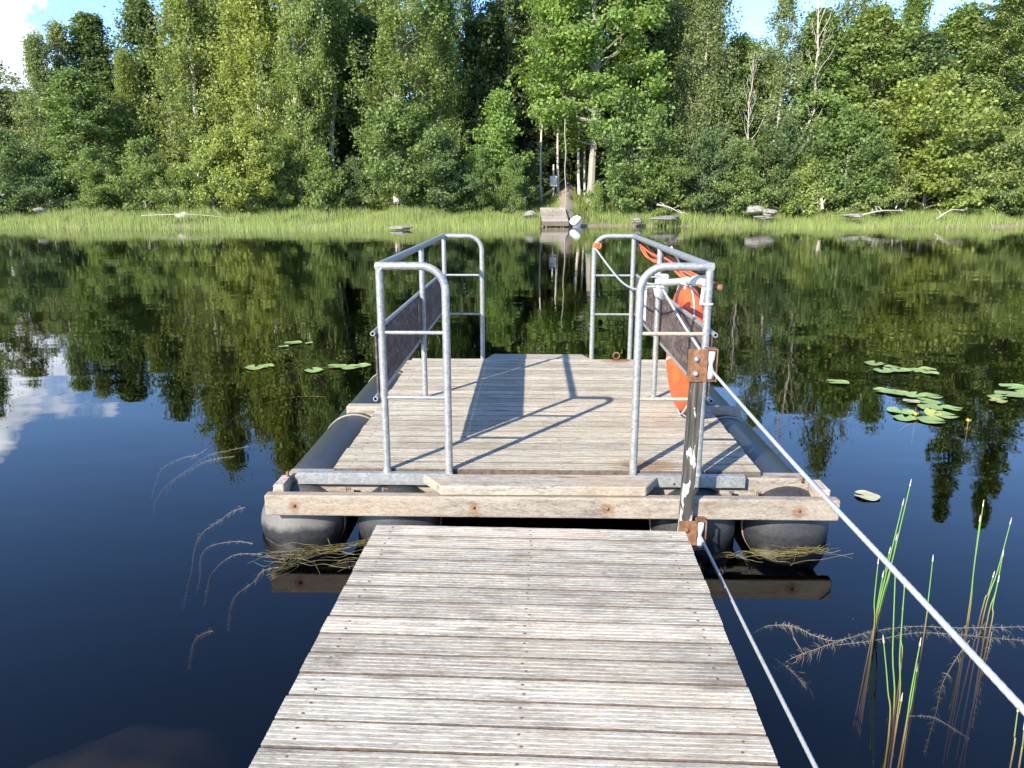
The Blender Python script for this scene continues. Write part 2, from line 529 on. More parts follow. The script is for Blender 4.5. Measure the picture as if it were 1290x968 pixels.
def build_ground():
    ys = [-400, -120, -40, -20, -14, -10, -7, -4, 0, 10, 20, 28, 32] + [34 + i * 0.8 for i in range(46)] + [74, 80, 90, 110, 150, 250, 500, 1200]
    xs = [-1200, -500, -250, -150, -100, -80, -65] + [-55 + i * 1.0 for i in range(111)] + [65, 80, 100, 150, 250, 500, 1200]
    vs = [(x, y, terrain_z(x, y)) for y in ys for x in xs]; nx = len(xs)
    fs = [(j * nx + i, j * nx + i + 1, (j + 1) * nx + i + 1, (j + 1) * nx + i) for j in range(len(ys) - 1) for i in range(nx - 1)]
    m, nt = new_mat('lake bed and bank soil')
    geo = N(nt, 'ShaderNodeNewGeometry'); sep = N(nt, 'ShaderNodeSeparateXYZ', {0: geo.outputs['Position']})
    n1 = noise(nt, geo.outputs['Position'], 1.3, 5, 0.6); n2 = noise(nt, geo.outputs['Position'], 9, 4, 0.6)
    soil = ramp(nt, n1, [(0.35, (0.035, 0.045, 0.016)), (0.55, (0.06, 0.075, 0.025)), (0.7, (0.10, 0.09, 0.05))])
    mud = mixc(nt, n2, (0.15, 0.115, 0.085), (0.27, 0.22, 0.175))
    bed = mixc(nt, n1, (0.17, 0.135, 0.09), (0.26, 0.21, 0.145))
    zz = math_(nt, 'ADD', sep.outputs[2], math_(nt, 'MULTIPLY', math_(nt, 'SUBTRACT', n1, 0.5), 0.25))
    c = mixc(nt, ramp(nt, zz, [(0.12, 0.0), (0.28, 1.0)]), mud, soil)
    c = mixc(nt, ramp(nt, math_(nt, 'ADD', zz, 0.5), [(0.35, 0.0), (0.47, 1.0)]), bed, c)
    finish(nt, c, 0.95, n2, 0.5, 0.05, spec=0.1)
    mb = MB(); mb.add(vs, fs, m, True); tag(mb.build('ground'), kind='structure')


def build_water():
    m, nt = new_mat('lake water')
    geo = N(nt, 'ShaderNodeNewGeometry')
    pos = geo.outputs['Position']
    # long low swell plus small ripples; a patchy breeze roughens some areas
    n1 = noise(nt, mapping(nt, pos, (0.55, 1.1, 1)), 1.0, 2, 0.5, 0.3)
    n2 = noise(nt, mapping(nt, pos, (2.6, 5.4, 1)), 1.0, 4, 0.5, 0.4)
    patch = ramp(nt, noise(nt, mapping(nt, pos, (0.05, 0.10, 1), (3, 1, 0)), 1.0, 2), [(0.38, 0.35), (0.62, 1.0)])
    sepw = N(nt, 'ShaderNodeSeparateXYZ', {0: pos})
    far = N(nt, 'ShaderNodeMapRange', {'Value': sepw.outputs[1], 'From Min': 6.0, 'From Max': 22.0, 'To Min': 0.30, 'To Max': 1.0})
    h = math_(nt, 'ADD', math_(nt, 'MULTIPLY', n1, WAVE_A), math_(nt, 'MULTIPLY', math_(nt, 'MULTIPLY', n2, WAVE_B), math_(nt, 'MULTIPLY', patch, far.outputs[0])))
    b = N(nt, 'ShaderNodeBump', {'Height': h, 'Strength': 1.0, 'Distance': 1.0})
    fr = N(nt, 'ShaderNodeFresnel', {'IOR': 1.333, 'Normal': b.outputs[0]})
    gl = N(nt, 'ShaderNodeBsdfGlossy', {'Color': (1, 1, 1, 1), 'Roughness': 0.0, 'Normal': b.outputs[0]})
    tr = N(nt, 'ShaderNodeBsdfTransparent', {'Color': (1, 1, 1, 1)})
    # from below, light that would be refracted out passes straight (no bent rays here), so use a small even loss
    fac = N(nt, 'ShaderNodeMix', {0: geo.outputs['Backfacing'], 2: fr.outputs[0], 3: 0.06}, data_type='FLOAT')
    mx = N(nt, 'ShaderNodeMixShader', {0: fac.outputs[0], 1: tr.outputs[0], 2: gl.outputs[0]})
    va = N(nt, 'ShaderNodeVolumeAbsorption', {'Color': (0.54, 0.47, 0.36, 1), 'Density': 2.3})
    N(nt, 'ShaderNodeOutputMaterial', {0: mx.outputs[0], 1: va.outputs[0]})
    mb = MB(); mb.box((-1150, -350, -6), (1150, 62, 0), m, 0)
    tag(mb.build('lake_water'), kind='structure')


WAVE_A = 0.0042; WAVE_B = 0.0013


# ------------------------------------------------------------------ trees (numpy meshes)
def mesh_np(name, verts, faces_n, mats, mat_idx=None, rnd=None, smooth=False):
    """verts (n,3); faces_n: verts per face, faces run through the vertices in order"""
    me = bpy.data.meshes.new(name)
    nv = len(verts); nf = nv // faces_n
    me.vertices.add(nv); me.vertices.foreach_set('co', np.asarray(verts, dtype=np.float32).ravel())
    me.loops.add(nv); me.loops.foreach_set('vertex_index', np.arange(nv, dtype=np.int32))
    me.polygons.add(nf)
    me.polygons.foreach_set('loop_start', np.arange(0, nv, faces_n, dtype=np.int32))
    me.polygons.foreach_set('loop_total', np.full(nf, faces_n, dtype=np.int32))
    for m in mats: me.materials.append(m)
    if mat_idx is not None:
        me.polygons.foreach_set('material_index', np.asarray(mat_idx, dtype=np.int32))
    me.update(calc_edges=True)
    if rnd is not None:
        a = me.attributes.new('rnd', 'FLOAT', 'FACE'); a.data.foreach_set('value', np.asarray(rnd, dtype=np.float32))
    return me


def unit(a):
    return a / np.maximum(np.linalg.norm(a, axis=-1, keepdims=True), 1e-9)


def leaf_quads(rng, c, size, hang=0.0, flat=0.0, aspect=0.7, outward=None):
    n = len(c)
    d = unit(rng.normal(size=(n, 3)))
    if hang > 0:
        d = unit(d + np.array([0, 0, -hang]))
    s = unit(np.cross(d, rng.normal(size=(n, 3))))
    if flat > 0:       # leaf face turned up and outwards
        nrm = unit(rng.normal(size=(n, 3)) + np.array([0, 0, flat]) + (outward * flat if outward is not None else 0))
        d = unit(d - nrm * np.sum(d * nrm, axis=1, keepdims=True)); s = np.cross(nrm, d)
    L = (size * rng.uniform(0.45, 1.5, (n, 1))) / 2; W = L * aspect
    q = np.stack([c - d * L, c + s * W - d * L * 0.1, c + d * L, c - s * W - d * L * 0.1], axis=1)
    return q.reshape(-1, 3)


def tube_np(pts, rs, n):
    pts = np.asarray(pts, float); k = len(pts)
    t = np.gradient(pts, axis=0); t = unit(t)
    a = np.where(np.abs(t[:, 2:3]) < 0.9, np.array([[0, 0, 1.0]]), np.array([[1.0, 0, 0]]))
    u = unit(np.cross(t, a)); w = np.cross(t, u)
    an = np.arange(n) * 2 * np.pi / n
    ring = pts[:, None, :] + (u[:, None, :] * np.cos(an)[None, :, None] + w[:, None, :] * np.sin(an)[None, :, None]) * np.asarray(rs)[:, None, None]
    q = []
    for j in range(n):
        j2 = (j + 1) % n
        q.append(np.stack([ring[:-1, j], ring[:-1, j2], ring[1:, j2], ring[1:, j]], axis=1))
    return np.concatenate(q, axis=0).reshape(-1, 3)


def gen_tree(seed, H, cb, Rr, prof, n_limb, up0, up1, droop, leaf, per, clump, strands=0, strand_len=1.5, flat=0.5,
             r0=0.16, bark='bark_grey', lean=0.0, side=2, kind='leaf', from_=0.3, crooked=0.25, leafless=0.0, anchors=7, front=1.0, tall=None, vary=(0.6, 1.12)):
    rng = np.random.default_rng(seed)
    k = 14
    tz = np.linspace(0, H, k)
    wob = np.cumsum(rng.normal(0, crooked * H / 18 * 0.35, (k, 2)), axis=0); wob -= wob[0]
    trunk = np.stack([wob[:, 0] + lean * tz, wob[:, 1] * 0.7, tz], axis=1)
    trs = r0 * (1 - tz / H) ** 0.8 + 0.012; trs[0] *= 1.35
    parts = [tube_np(trunk, trs, 8)]; n_trunk = len(parts[0]) // 4
    A = []; AO = []
    def tp(h):
        return np.array([np.interp(h, tz, trunk[:, i]) for i in range(3)])
    for i in range(n_limb):
        t = (i + rng.uniform(0, 1)) / n_limb
        h = cb + (H * 0.985 - cb) * t
        az = i * 2.399963 + rng.uniform(-0.5, 0.5)
        L = Rr * prof(t) * rng.uniform(*vary)
        up = R(up0 + (up1 - up0) * t + rng.uniform(-9, 9))
        d = np.array([math.cos(az) * math.cos(up), math.sin(az) * math.cos(up), math.sin(up)])
        if d[1] < -0.15 and abs(d[0]) < 0.55: L *= front
        p0 = tp(h); s = np.linspace(0, 1, 6)[:, None]
        pts = p0 + d * L * s + np.array([0, 0, -1.0]) * droop * L * s ** 2 + rng.normal(0, 0.05 * L, (6, 3)) * s
        rr = max(0.012, np.interp(h, tz, trs) * 0.38) * (1 - 0.85 * s[:, 0]) + 0.006
        parts.append(tube_np(pts, rr, 4))
        ns = anchors
        ss = rng.uniform(from_, 1.0, ns) ** 0.8
        ap = np.stack([np.interp(ss, s[:, 0], pts[:, j]) for j in range(3)], axis=1)
        A.append(ap); AO.append(np.repeat(d[None] * np.array([1, 1, 0.3]), ns, 0))
        for b in range(side):
            sb = rng.uniform(0.25, 0.85)
            q0 = np.array([np.interp(sb, s[:, 0], pts[:, j]) for j in range(3)])
            ang = rng.choice([-1, 1]) * rng.uniform(0.5, 1.1)
            dd = np.array([d[0] * math.cos(ang) - d[1] * math.sin(ang), d[0] * math.sin(ang) + d[1] * math.cos(ang), d[2] + rng.uniform(-.15, .25)])
            Lb = L * rng.uniform(0.3, 0.55)
            bp = q0 + dd * Lb * s - np.array([0, 0, 1.0]) * droop * 0.6 * Lb * s ** 2
            parts.append(tube_np(bp[::2], (rr * 0.55)[::2], 3))
            ss = rng.uniform(0.35, 1.0, ns // 2)
            A.append(np.stack([np.interp(ss, s[:, 0], bp[:, j]) for j in range(3)], axis=1)); AO.append(np.repeat(dd[None] * np.array([1, 1, 0.3]), ns // 2, 0))
    A = np.concatenate(A); AO = np.concatenate(AO)
    if leafless > 0:
        keep = rng.uniform(size=len(A)) > leafless; A = A[keep]; AO = AO[keep]
    C = []; Q = []
    amp = rng.uniform(0.5, 1.5, len(A))
    cnt = np.maximum(1, (per * amp)).astype(int)
    base = np.repeat(A, cnt, 0); out = np.repeat(AO, cnt, 0)
    sig = np.array([clump, clump, clump * (tall or (0.55 if strands == 0 else 0.8))])
    c = base + rng.normal(size=base.shape) * sig * np.repeat(rng.uniform(0.6, 1.25, (len(A), 1)), cnt, 0)
    Q.append(leaf_quads(rng, c, leaf, 0.0, flat, 0.75, out))
    if strands:
        st = np.repeat(A, strands, 0); n = len(st)
        st = st + rng.normal(0, 0.2, st.shape) * np.array([1, 1, 0.4])
        Ls = strand_len * rng.uniform(0.3, 1.2, n) ** 1.2
        lv = np.maximum(3, (Ls / 0.085)).astype(int)
        idx = np.repeat(np.arange(n), lv)
        f = np.concatenate([np.arange(q) / q for q in lv])
        sway = rng.normal(0, 0.10, (n, 2))
        pp = st[idx].copy(); pp[:, 2] -= f * Ls[idx]; pp[:, :2] += sway[idx] * f[:, None] + rng.normal(0, 0.035, (len(idx), 2))
        pp = pp[pp[:, 2] > 0.15]
        Q.append(leaf_quads(rng, pp, leaf * 0.82, 0.9, 0.25, 0.66))
    q = np.concatenate(Q)
    # nothing below the ground
    z = q.reshape(-1, 4, 3)[:, :, 2].min(1); q = q.reshape(-1, 4, 3)[z > 0.02].reshape(-1, 3)
    # limb scale brightness of leaf colour: slow random value plus leaf noise
    nf = len(q) // 4
    rnd = rng.uniform(0, 1, nf)
    pv = np.concatenate(parts); pi = np.zeros(len(pv) // 4, np.int32)
    if bark == 'bark_birch': pi[n_trunk:] = 1
    tm = mesh_np('trunk', pv, 4, [M[bark], M['bark_twig']], pi)
    cm = mesh_np('crown', q, 4, [M[kind]], rnd=rnd)
    return tm, cm, q, rnd


def gen_spruce(seed, H, Rr, bark='bark_dark'):
    rng = np.random.default_rng(seed)
    tz = np.linspace(0, H, 10); trunk = np.stack([rng.normal(0, 0.03, 10), rng.normal(0, 0.03, 10), tz], axis=1)
    parts = [tube_np(trunk, 0.24 * (1 - tz / H) + 0.015, 8)]
    C = []; D = []
    h = 0.5; i = 0
    while h < H - 0.25:
        t = h / H
        nb = int(rng.integers(5, 8))
        for b in range(nb):
            az = rng.uniform(0, 2 * np.pi)
            L = Rr * (1 - t) ** 0.85 * rng.uniform(0.65, 1.15) + 0.15
            d = np.array([math.cos(az), math.sin(az), 0.12 + 0.4 * t])
            s = np.linspace(0, 1, 6)[:, None]
            pts = np.array([0, 0, h + rng.uniform(-.2, .2)]) + d * L * s + np.array([0, 0, -0.42 * L * (1 - t)]) * s ** 1.4 + np.array([0, 0, 0.16 * L]) * s ** 4
            parts.append(tube_np(pts, 0.035 * (1 - t) * (1 - s[:, 0] * .9) + 0.006, 3))
            n = int(16 + 70 * L)
            ss = rng.uniform(0.12, 1.0, n)
            p = np.stack([np.interp(ss, s[:, 0], pts[:, j]) for j in range(3)], axis=1)
            side = np.array([-math.sin(az), math.cos(az), 0])
            w = 0.16 * L * (1.05 - ss) + 0.12
            off = rng.normal(size=n)
            p += side[None] * (off * w)[:, None]
            p[:, 2] -= np.abs(rng.normal(0, 0.18 + 0.05 * L, n)) * (0.5 + np.abs(off) * .5)
            C.append(p); D.append(np.repeat((np.array([d[0], d[1], -0.25]))[None], n, 0) + side[None] * off[:, None] * 0.5)
        h += rng.uniform(0.30, 0.5) * (1.15 - 0.5 * t); i += 1
    c = np.concatenate(C); d = unit(np.concatenate(D) + rng.normal(0, 0.35, c.shape))
    s = unit(np.cross(d, rng.normal(size=c.shape) * 0.4 + np.array([0, 0, 1.0])))
    L = rng.uniform(0.16, 0.32, (len(c), 1)) / 2; W = L * 0.34
    q = np.stack([c - d * L, c + s * W, c + d * L, c - s * W], axis=1).reshape(-1, 3)
    rnd = rng.uniform(0, 1, len(q) // 4)
    return mesh_np('trunk', np.concatenate(parts), 4, [M[bark]]), mesh_np('crown', q, 4, [M['needle']], rnd=rnd), q, rnd


def P_birch(t): return (math.sin(math.pi * min(1.0, 0.20 + 0.77 * t)) ** 0.6) * (1 - 0.2 * t)
def P_round(t): return max(0.18, math.sin(math.pi * (0.22 + 0.74 * t)) ** 0.8)
def P_cone(t): return max(0.12, (1 - t) ** 0.75 * (0.75 + 0.25 * min(1, t * 6)))
def P_full(t): return max(0.10, min(1.0, 0.72 + t * 1.6) * (1 - t) ** 0.52)
def P_bush(t): return max(0.3, (1 - t * 0.75))
def P_aspen(t): return max(0.2, math.sin(math.pi * (0.20 + 0.74 * t)) ** 0.65)


def build_protos():
    P = {}
    P['birch_a'] = gen_tree(11, 18, 2.0, 4.2, P_birch, 74, 28, 64, 0.30, 0.15, 20, 0.30, 2, 1.2, r0=0.19, bark='bark_birch', front=.35, tall=1.35)
    P['birch_b'] = gen_tree(12, 17, 3.2, 3.6, P_birch, 64, 32, 66, 0.34, 0.145, 19, 0.28, 2, 1.4, r0=0.16, bark='bark_birch', lean=0.02, front=.5, tall=1.4)
    P['birch_full'] = gen_tree(13, 18.5, 0.8, 5.0, P_full, 92, 20, 64, 0.30, 0.155, 21, 0.32, 2, 1.2, r0=0.2, bark='bark_birch', front=.8, tall=1.25, anchors=8)
    P['birch_thin'] = gen_tree(14, 16, 5.2, 2.6, P_birch, 50, 36, 66, 0.34, 0.135, 16, 0.26, 1, 1.0, r0=0.12, bark='bark_birch', lean=-0.01, front=.3, tall=1.2)
    P['aspen'] = gen_tree(21, 20, 4.0, 5.6, P_aspen, 84, 14, 66, 0.14, 0.22, 48, 0.44, flat=1.0, r0=0.27, bark='bark_grey', anchors=8, from_=.4)
    P['alder_a'] = gen_tree(22, 14, 0.8, 4.0, P_full, 74, 16, 64, 0.12, 0.19, 40, 0.36, flat=0.9, r0=0.14, bark='bark_dark', anchors=7, from_=.38)
    P['alder_b'] = gen_tree(23, 13, 1.2, 3.5, P_round, 66, 20, 66, 0.10, 0.185, 40, 0.36, flat=0.9, r0=0.13, bark='bark_dark', anchors=7, from_=.38)
    P['maple'] = gen_tree(24, 8, 0.7, 2.8, P_full, 48, 16, 66, 0.12, 0.20, 32, 0.28, flat=1.0, r0=0.09, bark='bark_grey', from_=.4)
    P['bare'] = gen_tree(31, 16, 4.0, 2.9, P_round, 24, 50, 66, -0.05, 0.12, 5, 0.30, 0, r0=0.10, bark='bark_dead', leafless=0.66, side=2, crooked=0.9)
    P['bare_b'] = gen_tree(32, 10, 2.2, 2.0, P_round, 22, 48, 70, 0.0, 0.11, 5, 0.25, 0, r0=0.06, bark='bark_dead', leafless=0.6, side=2, crooked=0.7)
    P['spruce'] = gen_spruce(41, 22, 3.6)
    P['bush_a'] = gen_tree(51, 4.2, 0.15, 3.0, P_bush, 46, 10, 78, 0.10, 0.15, 38, 0.25, flat=0.6, r0=0.05, bark='bark_grey', vary=(.4, 1.35))
    P['bush_b'] = gen_tree(52, 3.2, 0.1, 2.5, P_bush, 40, 16, 78, 0.16, 0.135, 34, 0.21, 1, 0.6, flat=0.4, r0=0.04, bark='bark_grey', vary=(.4, 1.35))
    P['bush_c'] = gen_tree(53, 5.5, 0.2, 3.0, P_round, 50, 22, 76, 0.16, 0.165, 38, 0.27, flat=0.7, r0=0.06, bark='bark_grey', vary=(.4, 1.4))
    return P


PROTO_H = {'birch_a': 18, 'birch_b': 17, 'birch_full': 18.5, 'birch_thin': 16, 'aspen': 20, 'alder_a': 14, 'alder_b': 13, 'maple': 8,
           'bare': 16, 'bare_b': 10, 'spruce': 22, 'bush_a': 4.2, 'bush_b': 3.2, 'bush_c': 5.5}
NAMES = {'birch_a': 'birch_tree', 'birch_b': 'birch_tree', 'birch_full': 'birch_tree', 'birch_thin': 'birch_tree', 'aspen': 'aspen_tree',
         'alder_a': 'alder_tree', 'alder_b': 'alder_tree', 'maple': 'maple_tree', 'bare': 'dead_tree', 'bare_b': 'dead_tree',
         'spruce': 'spruce_tree', 'bush_a': 'willow_bush', 'bush_b': 'willow_bush', 'bush_c': 'alder_bush'}
G_Y = (0.250, 0.290, 0.075)      # yellow green
G_B = (0.222, 0.282, 0.086)      # birch green
G_G = (0.222, 0.255, 0.118)      # greyish birch
G_M = (0.172, 0.238, 0.072)      # mid green
G_D = (0.122, 0.178, 0.070)      # dark alder green
G_BR = (0.200, 0.278, 0.072)     # bright aspen green
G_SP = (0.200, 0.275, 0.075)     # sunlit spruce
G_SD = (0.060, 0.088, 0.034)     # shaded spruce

TREES = [
    # kind, px, Y, height, width factor, colour, label
    ('birch_thin', 8, 57.5, 11.0, 1.5, G_G, 'slender grey green birch at the left edge of the far bank'),
    ('birch_b', 62, 56.5, 11.6, 0.95, G_G, 'thin greyish birch with a pale leaning trunk beside the leftmost trees'),
    ('birch_thin', 98, 58.5, 12.4, 1.2, G_G, 'wispy topped birch rising against the white cloud'),
    ('alder_a', 138, 60, 12.9, 1.0, G_D, 'dark blue green alder with a rounded top under blue sky'),
    ('alder_b', 112, 54, 8.6, 1.05, G_M, 'low mid green alder standing before the dark rounded alder'),
    ('alder_a', 205, 60.5, 13.9, 0.9, G_D, 'dark pointed alder with its tip just inside the top of the picture'),
    ('birch_b', 168, 56.5, 10.2, 0.75, G_Y, 'narrow yellowish weeping birch between the two dark alders'),
    ('birch_full', 250, 56, 17.8, 0.95, G_B, 'tall light green birch leafy to the ground right of the dark pointed alder'),
    ('birch_full', 328, 55.2, 19.0, 1.0, G_Y, 'largest yellow green birch with foliage down to the sedge'),
    ('birch_a', 377, 53.8, 18.5, 0.8, G_B, 'birch with a long white trunk showing down to the bank'),
    ('birch_thin', 425, 58, 17.0, 1.3, G_M, 'shaded birch in the gap right of the long white trunk'),
    ('birch_a', 500, 54.5, 18.6, 1.05, G_B, 'big weeping birch with hanging curtains of leaves left of the maple'),
    ('birch_b', 552, 57, 17.8, 0.9, G_B, 'weeping birch just right of the big hanging birch'),
    ('birch_thin', 592, 61, 17.0, 1.0, G_M, 'first of the thin dark stemmed birches behind the small maple'),
    ('birch_thin', 640, 62, 18.0, 1.1, G_D, 'second thin dark stemmed birch behind the small maple'),
    ('maple', 630, 52.8, 7.4, 0.9, G_BR, 'small bright green maple beside the landing path'),
    ('aspen', 744, 54.6, 20.0, 1.0, G_BR, 'huge bright green aspen with a thick pale trunk above the landing'),
    ('birch_thin', 683, 57.5, 16.0, 0.6, G_M, 'thin white birch stem farthest left behind the path'),
    ('birch_thin', 703, 56.8, 16.5, 0.6, G_M, 'straight white birch stem just right of the white box'),
    ('birch_thin', 730, 57.0, 15.5, 0.7, G_M, 'left one of the paired white stems beside the aspen'),
    ('birch_thin', 737, 58.0, 16.5, 0.6, G_M, 'right one of the paired white stems beside the aspen'),
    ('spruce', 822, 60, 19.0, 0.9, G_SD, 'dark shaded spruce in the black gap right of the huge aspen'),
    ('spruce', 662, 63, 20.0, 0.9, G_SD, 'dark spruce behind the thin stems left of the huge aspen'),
    ('birch_b', 877, 54.8, 17.0, 0.95, G_G, 'grey green weeping birch with a white stem right of the dark gap'),
    ('birch_thin', 850, 57.5, 15.2, 1.3, G_G, 'greyish birch filling behind the white stemmed weeping birch'),
    ('bare_b', 938, 54.5, 10.5, 0.8, G_G, 'low bare twiggy dead tree in front of the greenery'),
    ('alder_b', 925, 57.5, 11.2, 1.0, G_M, 'mid green alder behind the low twiggy dead tree'),
    ('birch_thin', 972, 55, 14.5, 1.0, G_G, 'birch with a slightly crooked white trunk beside the dead crowns'),
    ('bare', 997, 56, 16.5, 0.9, G_G, 'tall bleached dead birch with bare forking branches'),
    ('alder_a', 1022, 56.5, 13.0, 1.0, G_M, 'mid green alder under the tall bleached dead birch'),
    ('birch_thin', 1066, 57.5, 18.5, 1.1, G_G, 'tall birch with a white upper trunk against the sky'),
    ('alder_b', 1082, 55.8, 12.3, 1.15, G_M, 'rounded green alder below the tall white trunk'),
    ('birch_b', 1124, 57.5, 14.6, 1.0, G_M, 'birch with a short pale trunk showing halfway up near the right'),
    ('alder_a', 1150, 56, 11.4, 1.05, G_D, 'dark green alder left of the sunlit spruces'),
    ('alder_b', 1190, 58, 12.6, 1.1, G_M, 'rounded alder under the blue gap by the sunlit spruces'),
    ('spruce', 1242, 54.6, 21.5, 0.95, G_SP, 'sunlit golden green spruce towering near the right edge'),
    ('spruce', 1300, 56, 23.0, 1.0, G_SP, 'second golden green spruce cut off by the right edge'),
    ('birch_a', -60, 57, 14.0, 1.0, G_B, 'birch standing just beyond the left edge of the picture'),
    ('alder_a', 1390, 56, 15.0, 1.0, G_M, 'alder standing just beyond the right edge of the picture'),
]
BUSHES = [
    ('bush_c', 12, 51.5, 4.6, 1.0, G_D, 'dark leafy bush at the far left of the bank'),
    ('bush_a', 55, 51.8, 3.6, 0.9, G_D, 'shaded low bush second from the left edge'),
    ('bush_c', 118, 51.2, 3.4, 0.9, G_M, 'green bush under the low alder on the left bank'),
    ('bush_a', 182, 51.0, 4.0, 0.9, G_M, 'broad green bush beneath the yellowish weeping birch'),
    ('bush_b', 222, 50.6, 2.4, 0.9, G_B, 'small bush behind the left bank boulder'),
    ('bush_c', 312, 50.8, 5.2, 0.95, G_Y, 'yellow green bush at the foot of the largest birch'),
    ('bush_a', 268, 51.0, 4.2, 0.9, G_B, 'light bush left of the yellow green bush'),
    ('bush_c', 352, 51.6, 4.0, 0.8, G_M, 'bush just left of the long white birch trunk'),
    ('bush_b', 408, 51.8, 3.2, 0.9, G_M, 'bush just right of the long white birch trunk'),
    ('bush_a', 448, 53, 3.0, 0.8, G_D, 'dark bush in the shaded gap left of the big weeping birch'),
    ('bush_c', 505, 50.6, 5.6, 1.05, G_M, 'large bush under the big weeping birch'),
    ('bush_a', 556, 50.4, 4.2, 0.95, G_D, 'dark dense bush between the weeping birch and the maple'),
    ('bush_c', 604, 51.4, 3.4, 0.7, G_M, 'bush at the left foot of the small maple'),
    ('bush_a', 645, 50.6, 3.2, 0.62, G_M, 'bush hugging the left side of the landing path'),
    ('bush_c', 664, 55.5, 3.4, 0.5, G_D, 'shaded bush behind the landing path on its left'),
    ('bush_b', 753, 51.3, 1.8, 0.6, G_B, 'small fern like bush at the foot of the aspen'),
    ('bush_c', 795, 51.5, 6.2, 1.0, G_M, 'tall spreading bush right of the aspen trunk'),
    ('bush_a', 838, 50.8, 4.2, 0.9, G_M, 'bush above the grey rock and driftwood'),
    ('bush_c', 886, 51.2, 4.4, 0.85, G_D, 'bush under the grey green weeping birch'),
    ('bush_a', 930, 51.2, 4.0, 0.9, G_M, 'bush just left of the pale bank rocks'),
    ('bush_c', 985, 52, 5.0, 0.9, G_D, 'dark bush behind the pale bank rocks'),
    ('bush_b', 1012, 50.9, 3.2, 1.0, G_B, 'bush left of the leaning dead stump'),
    ('bush_c', 1062, 51.4, 5.6, 1.0, G_M, 'bush right of the leaning dead stump'),
    ('bush_a', 1108, 50.9, 3.6, 0.9, G_B, 'pale bush beside the heap of dry brushwood'),
    ('bush_c', 1165, 51.2, 7.0, 1.15, G_Y, 'tall yellow green willow left of the spruces'),
    ('bush_c', 1212, 51.0, 5.6, 1.05, G_B, 'light green willow below the golden spruce'),
    ('bush_a', 1262, 50.8, 4.4, 1.0, G_M, 'bush at the foot of the golden spruce'),
    ('bush_c', 1305, 50.8, 5.0, 1.0, G_BR, 'bright bush at the right edge of the bank'),
]


def place_trees(P):
    rng = random.Random(5)
    done = {}
    for (kind, px, Y, H, wf, colr, label) in TREES + BUSHES:
        bush = kind.startswith('bush')
        x = wx(px, Y, 2.0)
        z = terrain_z(x, Y) - 0.05
        if kind not in done:
            tm, cm = P[kind][0], P[kind][1]
            root = empty(NAMES[kind])
            t = bpy.data.objects.new('trunk', tm); COL.objects.link(t); t.parent = root
            c = bpy.data.objects.new('crown', cm); COL.objects.link(c); c.parent = root
            done[kind] = root
        else:
            root = copy_tree(done[kind])
        s = H / PROTO_H[kind]
        root.location = (x, Y, z); root.rotation_euler = (0, 0, rng.uniform(0, 6.28) if not kind.startswith('birch') else rng.uniform(-0.55, 0.55))
        ws = wf * (s if bush else (0.5 * s + 0.5) * (1.0 if kind in ('aspen', 'maple', 'bare', 'bare_b') else 1.1)); root.scale = (ws, ws, s)
        tag(root, label, 'bush' if bush else 'tree', 'bushes along the far bank' if bush else 'trees on the far bank')
        k = rng.uniform(0.9, 1.1)
        for ch in root.children:
            if ch.name.startswith('crown'):
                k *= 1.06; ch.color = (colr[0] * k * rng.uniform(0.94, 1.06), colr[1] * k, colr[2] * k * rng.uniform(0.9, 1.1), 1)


def skyline(px):
    pts = [(-300, 13), (0, 9.5), (100, 9.5), (130, 11), (215, 11.5), (260, 17), (540, 17.5), (560, 15), (625, 15), (650, 18), (850, 18), (905, 12),
           (960, 11.5), (1000, 15), (1050, 13.5), (1100, 14), (1165, 11.5), (1215, 12), (1250, 18), (1600, 16)]
    return float(np.interp(px, [p[0] for p in pts], [p[1] for p in pts]))


def far_wood():
    """the wood behind the first rows: reads as one dark mass"""
    rng = np.random.default_rng(77)
    lv = []; rn = []; tr = []
    bases = [gen_tree(61, 14, 1.0, 3.0, P_round, 40, 15, 60, 0.1, 0.34, 14, 0.5, flat=0.7, r0=0.15, bark='bark_dark', side=1),
             gen_tree(62, 15, 0.6, 2.8, P_cone, 44, 12, 60, 0.15, 0.32, 14, 0.45, flat=0.7, r0=0.15, bark='bark_dark', side=1)]
    tv = []
    for b in bases:
        n = len(b[0].vertices); a = np.empty(n * 3, np.float32); b[0].vertices.foreach_get('co', a); tv.append(a.reshape(-1, 3))
    for row, (Y, dark) in enumerate([(61, 1), (65, 1), (70, 1), (77, 1)]):
        for px in np.arange(-260, 1560, 58 if row else 72):
            p = px + rng.uniform(-20, 20)
            if row == 0 and 660 < p < 760:
                continue
            k = int(rng.integers(0, 2)); yy = Y + rng.uniform(-1.5, 1.5)
            x = wx(p, yy); z = terrain_z(x, yy)
            h = max(6, skyline(p) * yy / 60 * rng.uniform(0.82, 1.0) - z)
            s = h / 14.5; a = rng.uniform(0, 6.28); ca, sa = math.cos(a), math.sin(a)
            ro = np.array([[ca, -sa, 0], [sa, ca, 0], [0, 0, 1]])
            wv = np.array([max(s, .9) * 1.05, max(s, .9) * 1.05, s])
            T = np.array([x, yy, z])
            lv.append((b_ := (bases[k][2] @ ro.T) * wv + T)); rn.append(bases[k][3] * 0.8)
            tr.append((tv[k] @ ro.T) * wv + T)
    L = np.concatenate(lv); T = np.concatenate(tr)
    nl = len(L) // 4; nt_ = len(T) // 4
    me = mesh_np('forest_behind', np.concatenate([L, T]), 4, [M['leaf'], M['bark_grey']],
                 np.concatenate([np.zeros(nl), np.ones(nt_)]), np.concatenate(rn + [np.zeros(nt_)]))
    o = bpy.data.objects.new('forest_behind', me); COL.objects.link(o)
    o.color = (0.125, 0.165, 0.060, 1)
    tag(o, 'dark wood of alders and birches behind the first rows of trees', 'forest', kind='stuff')


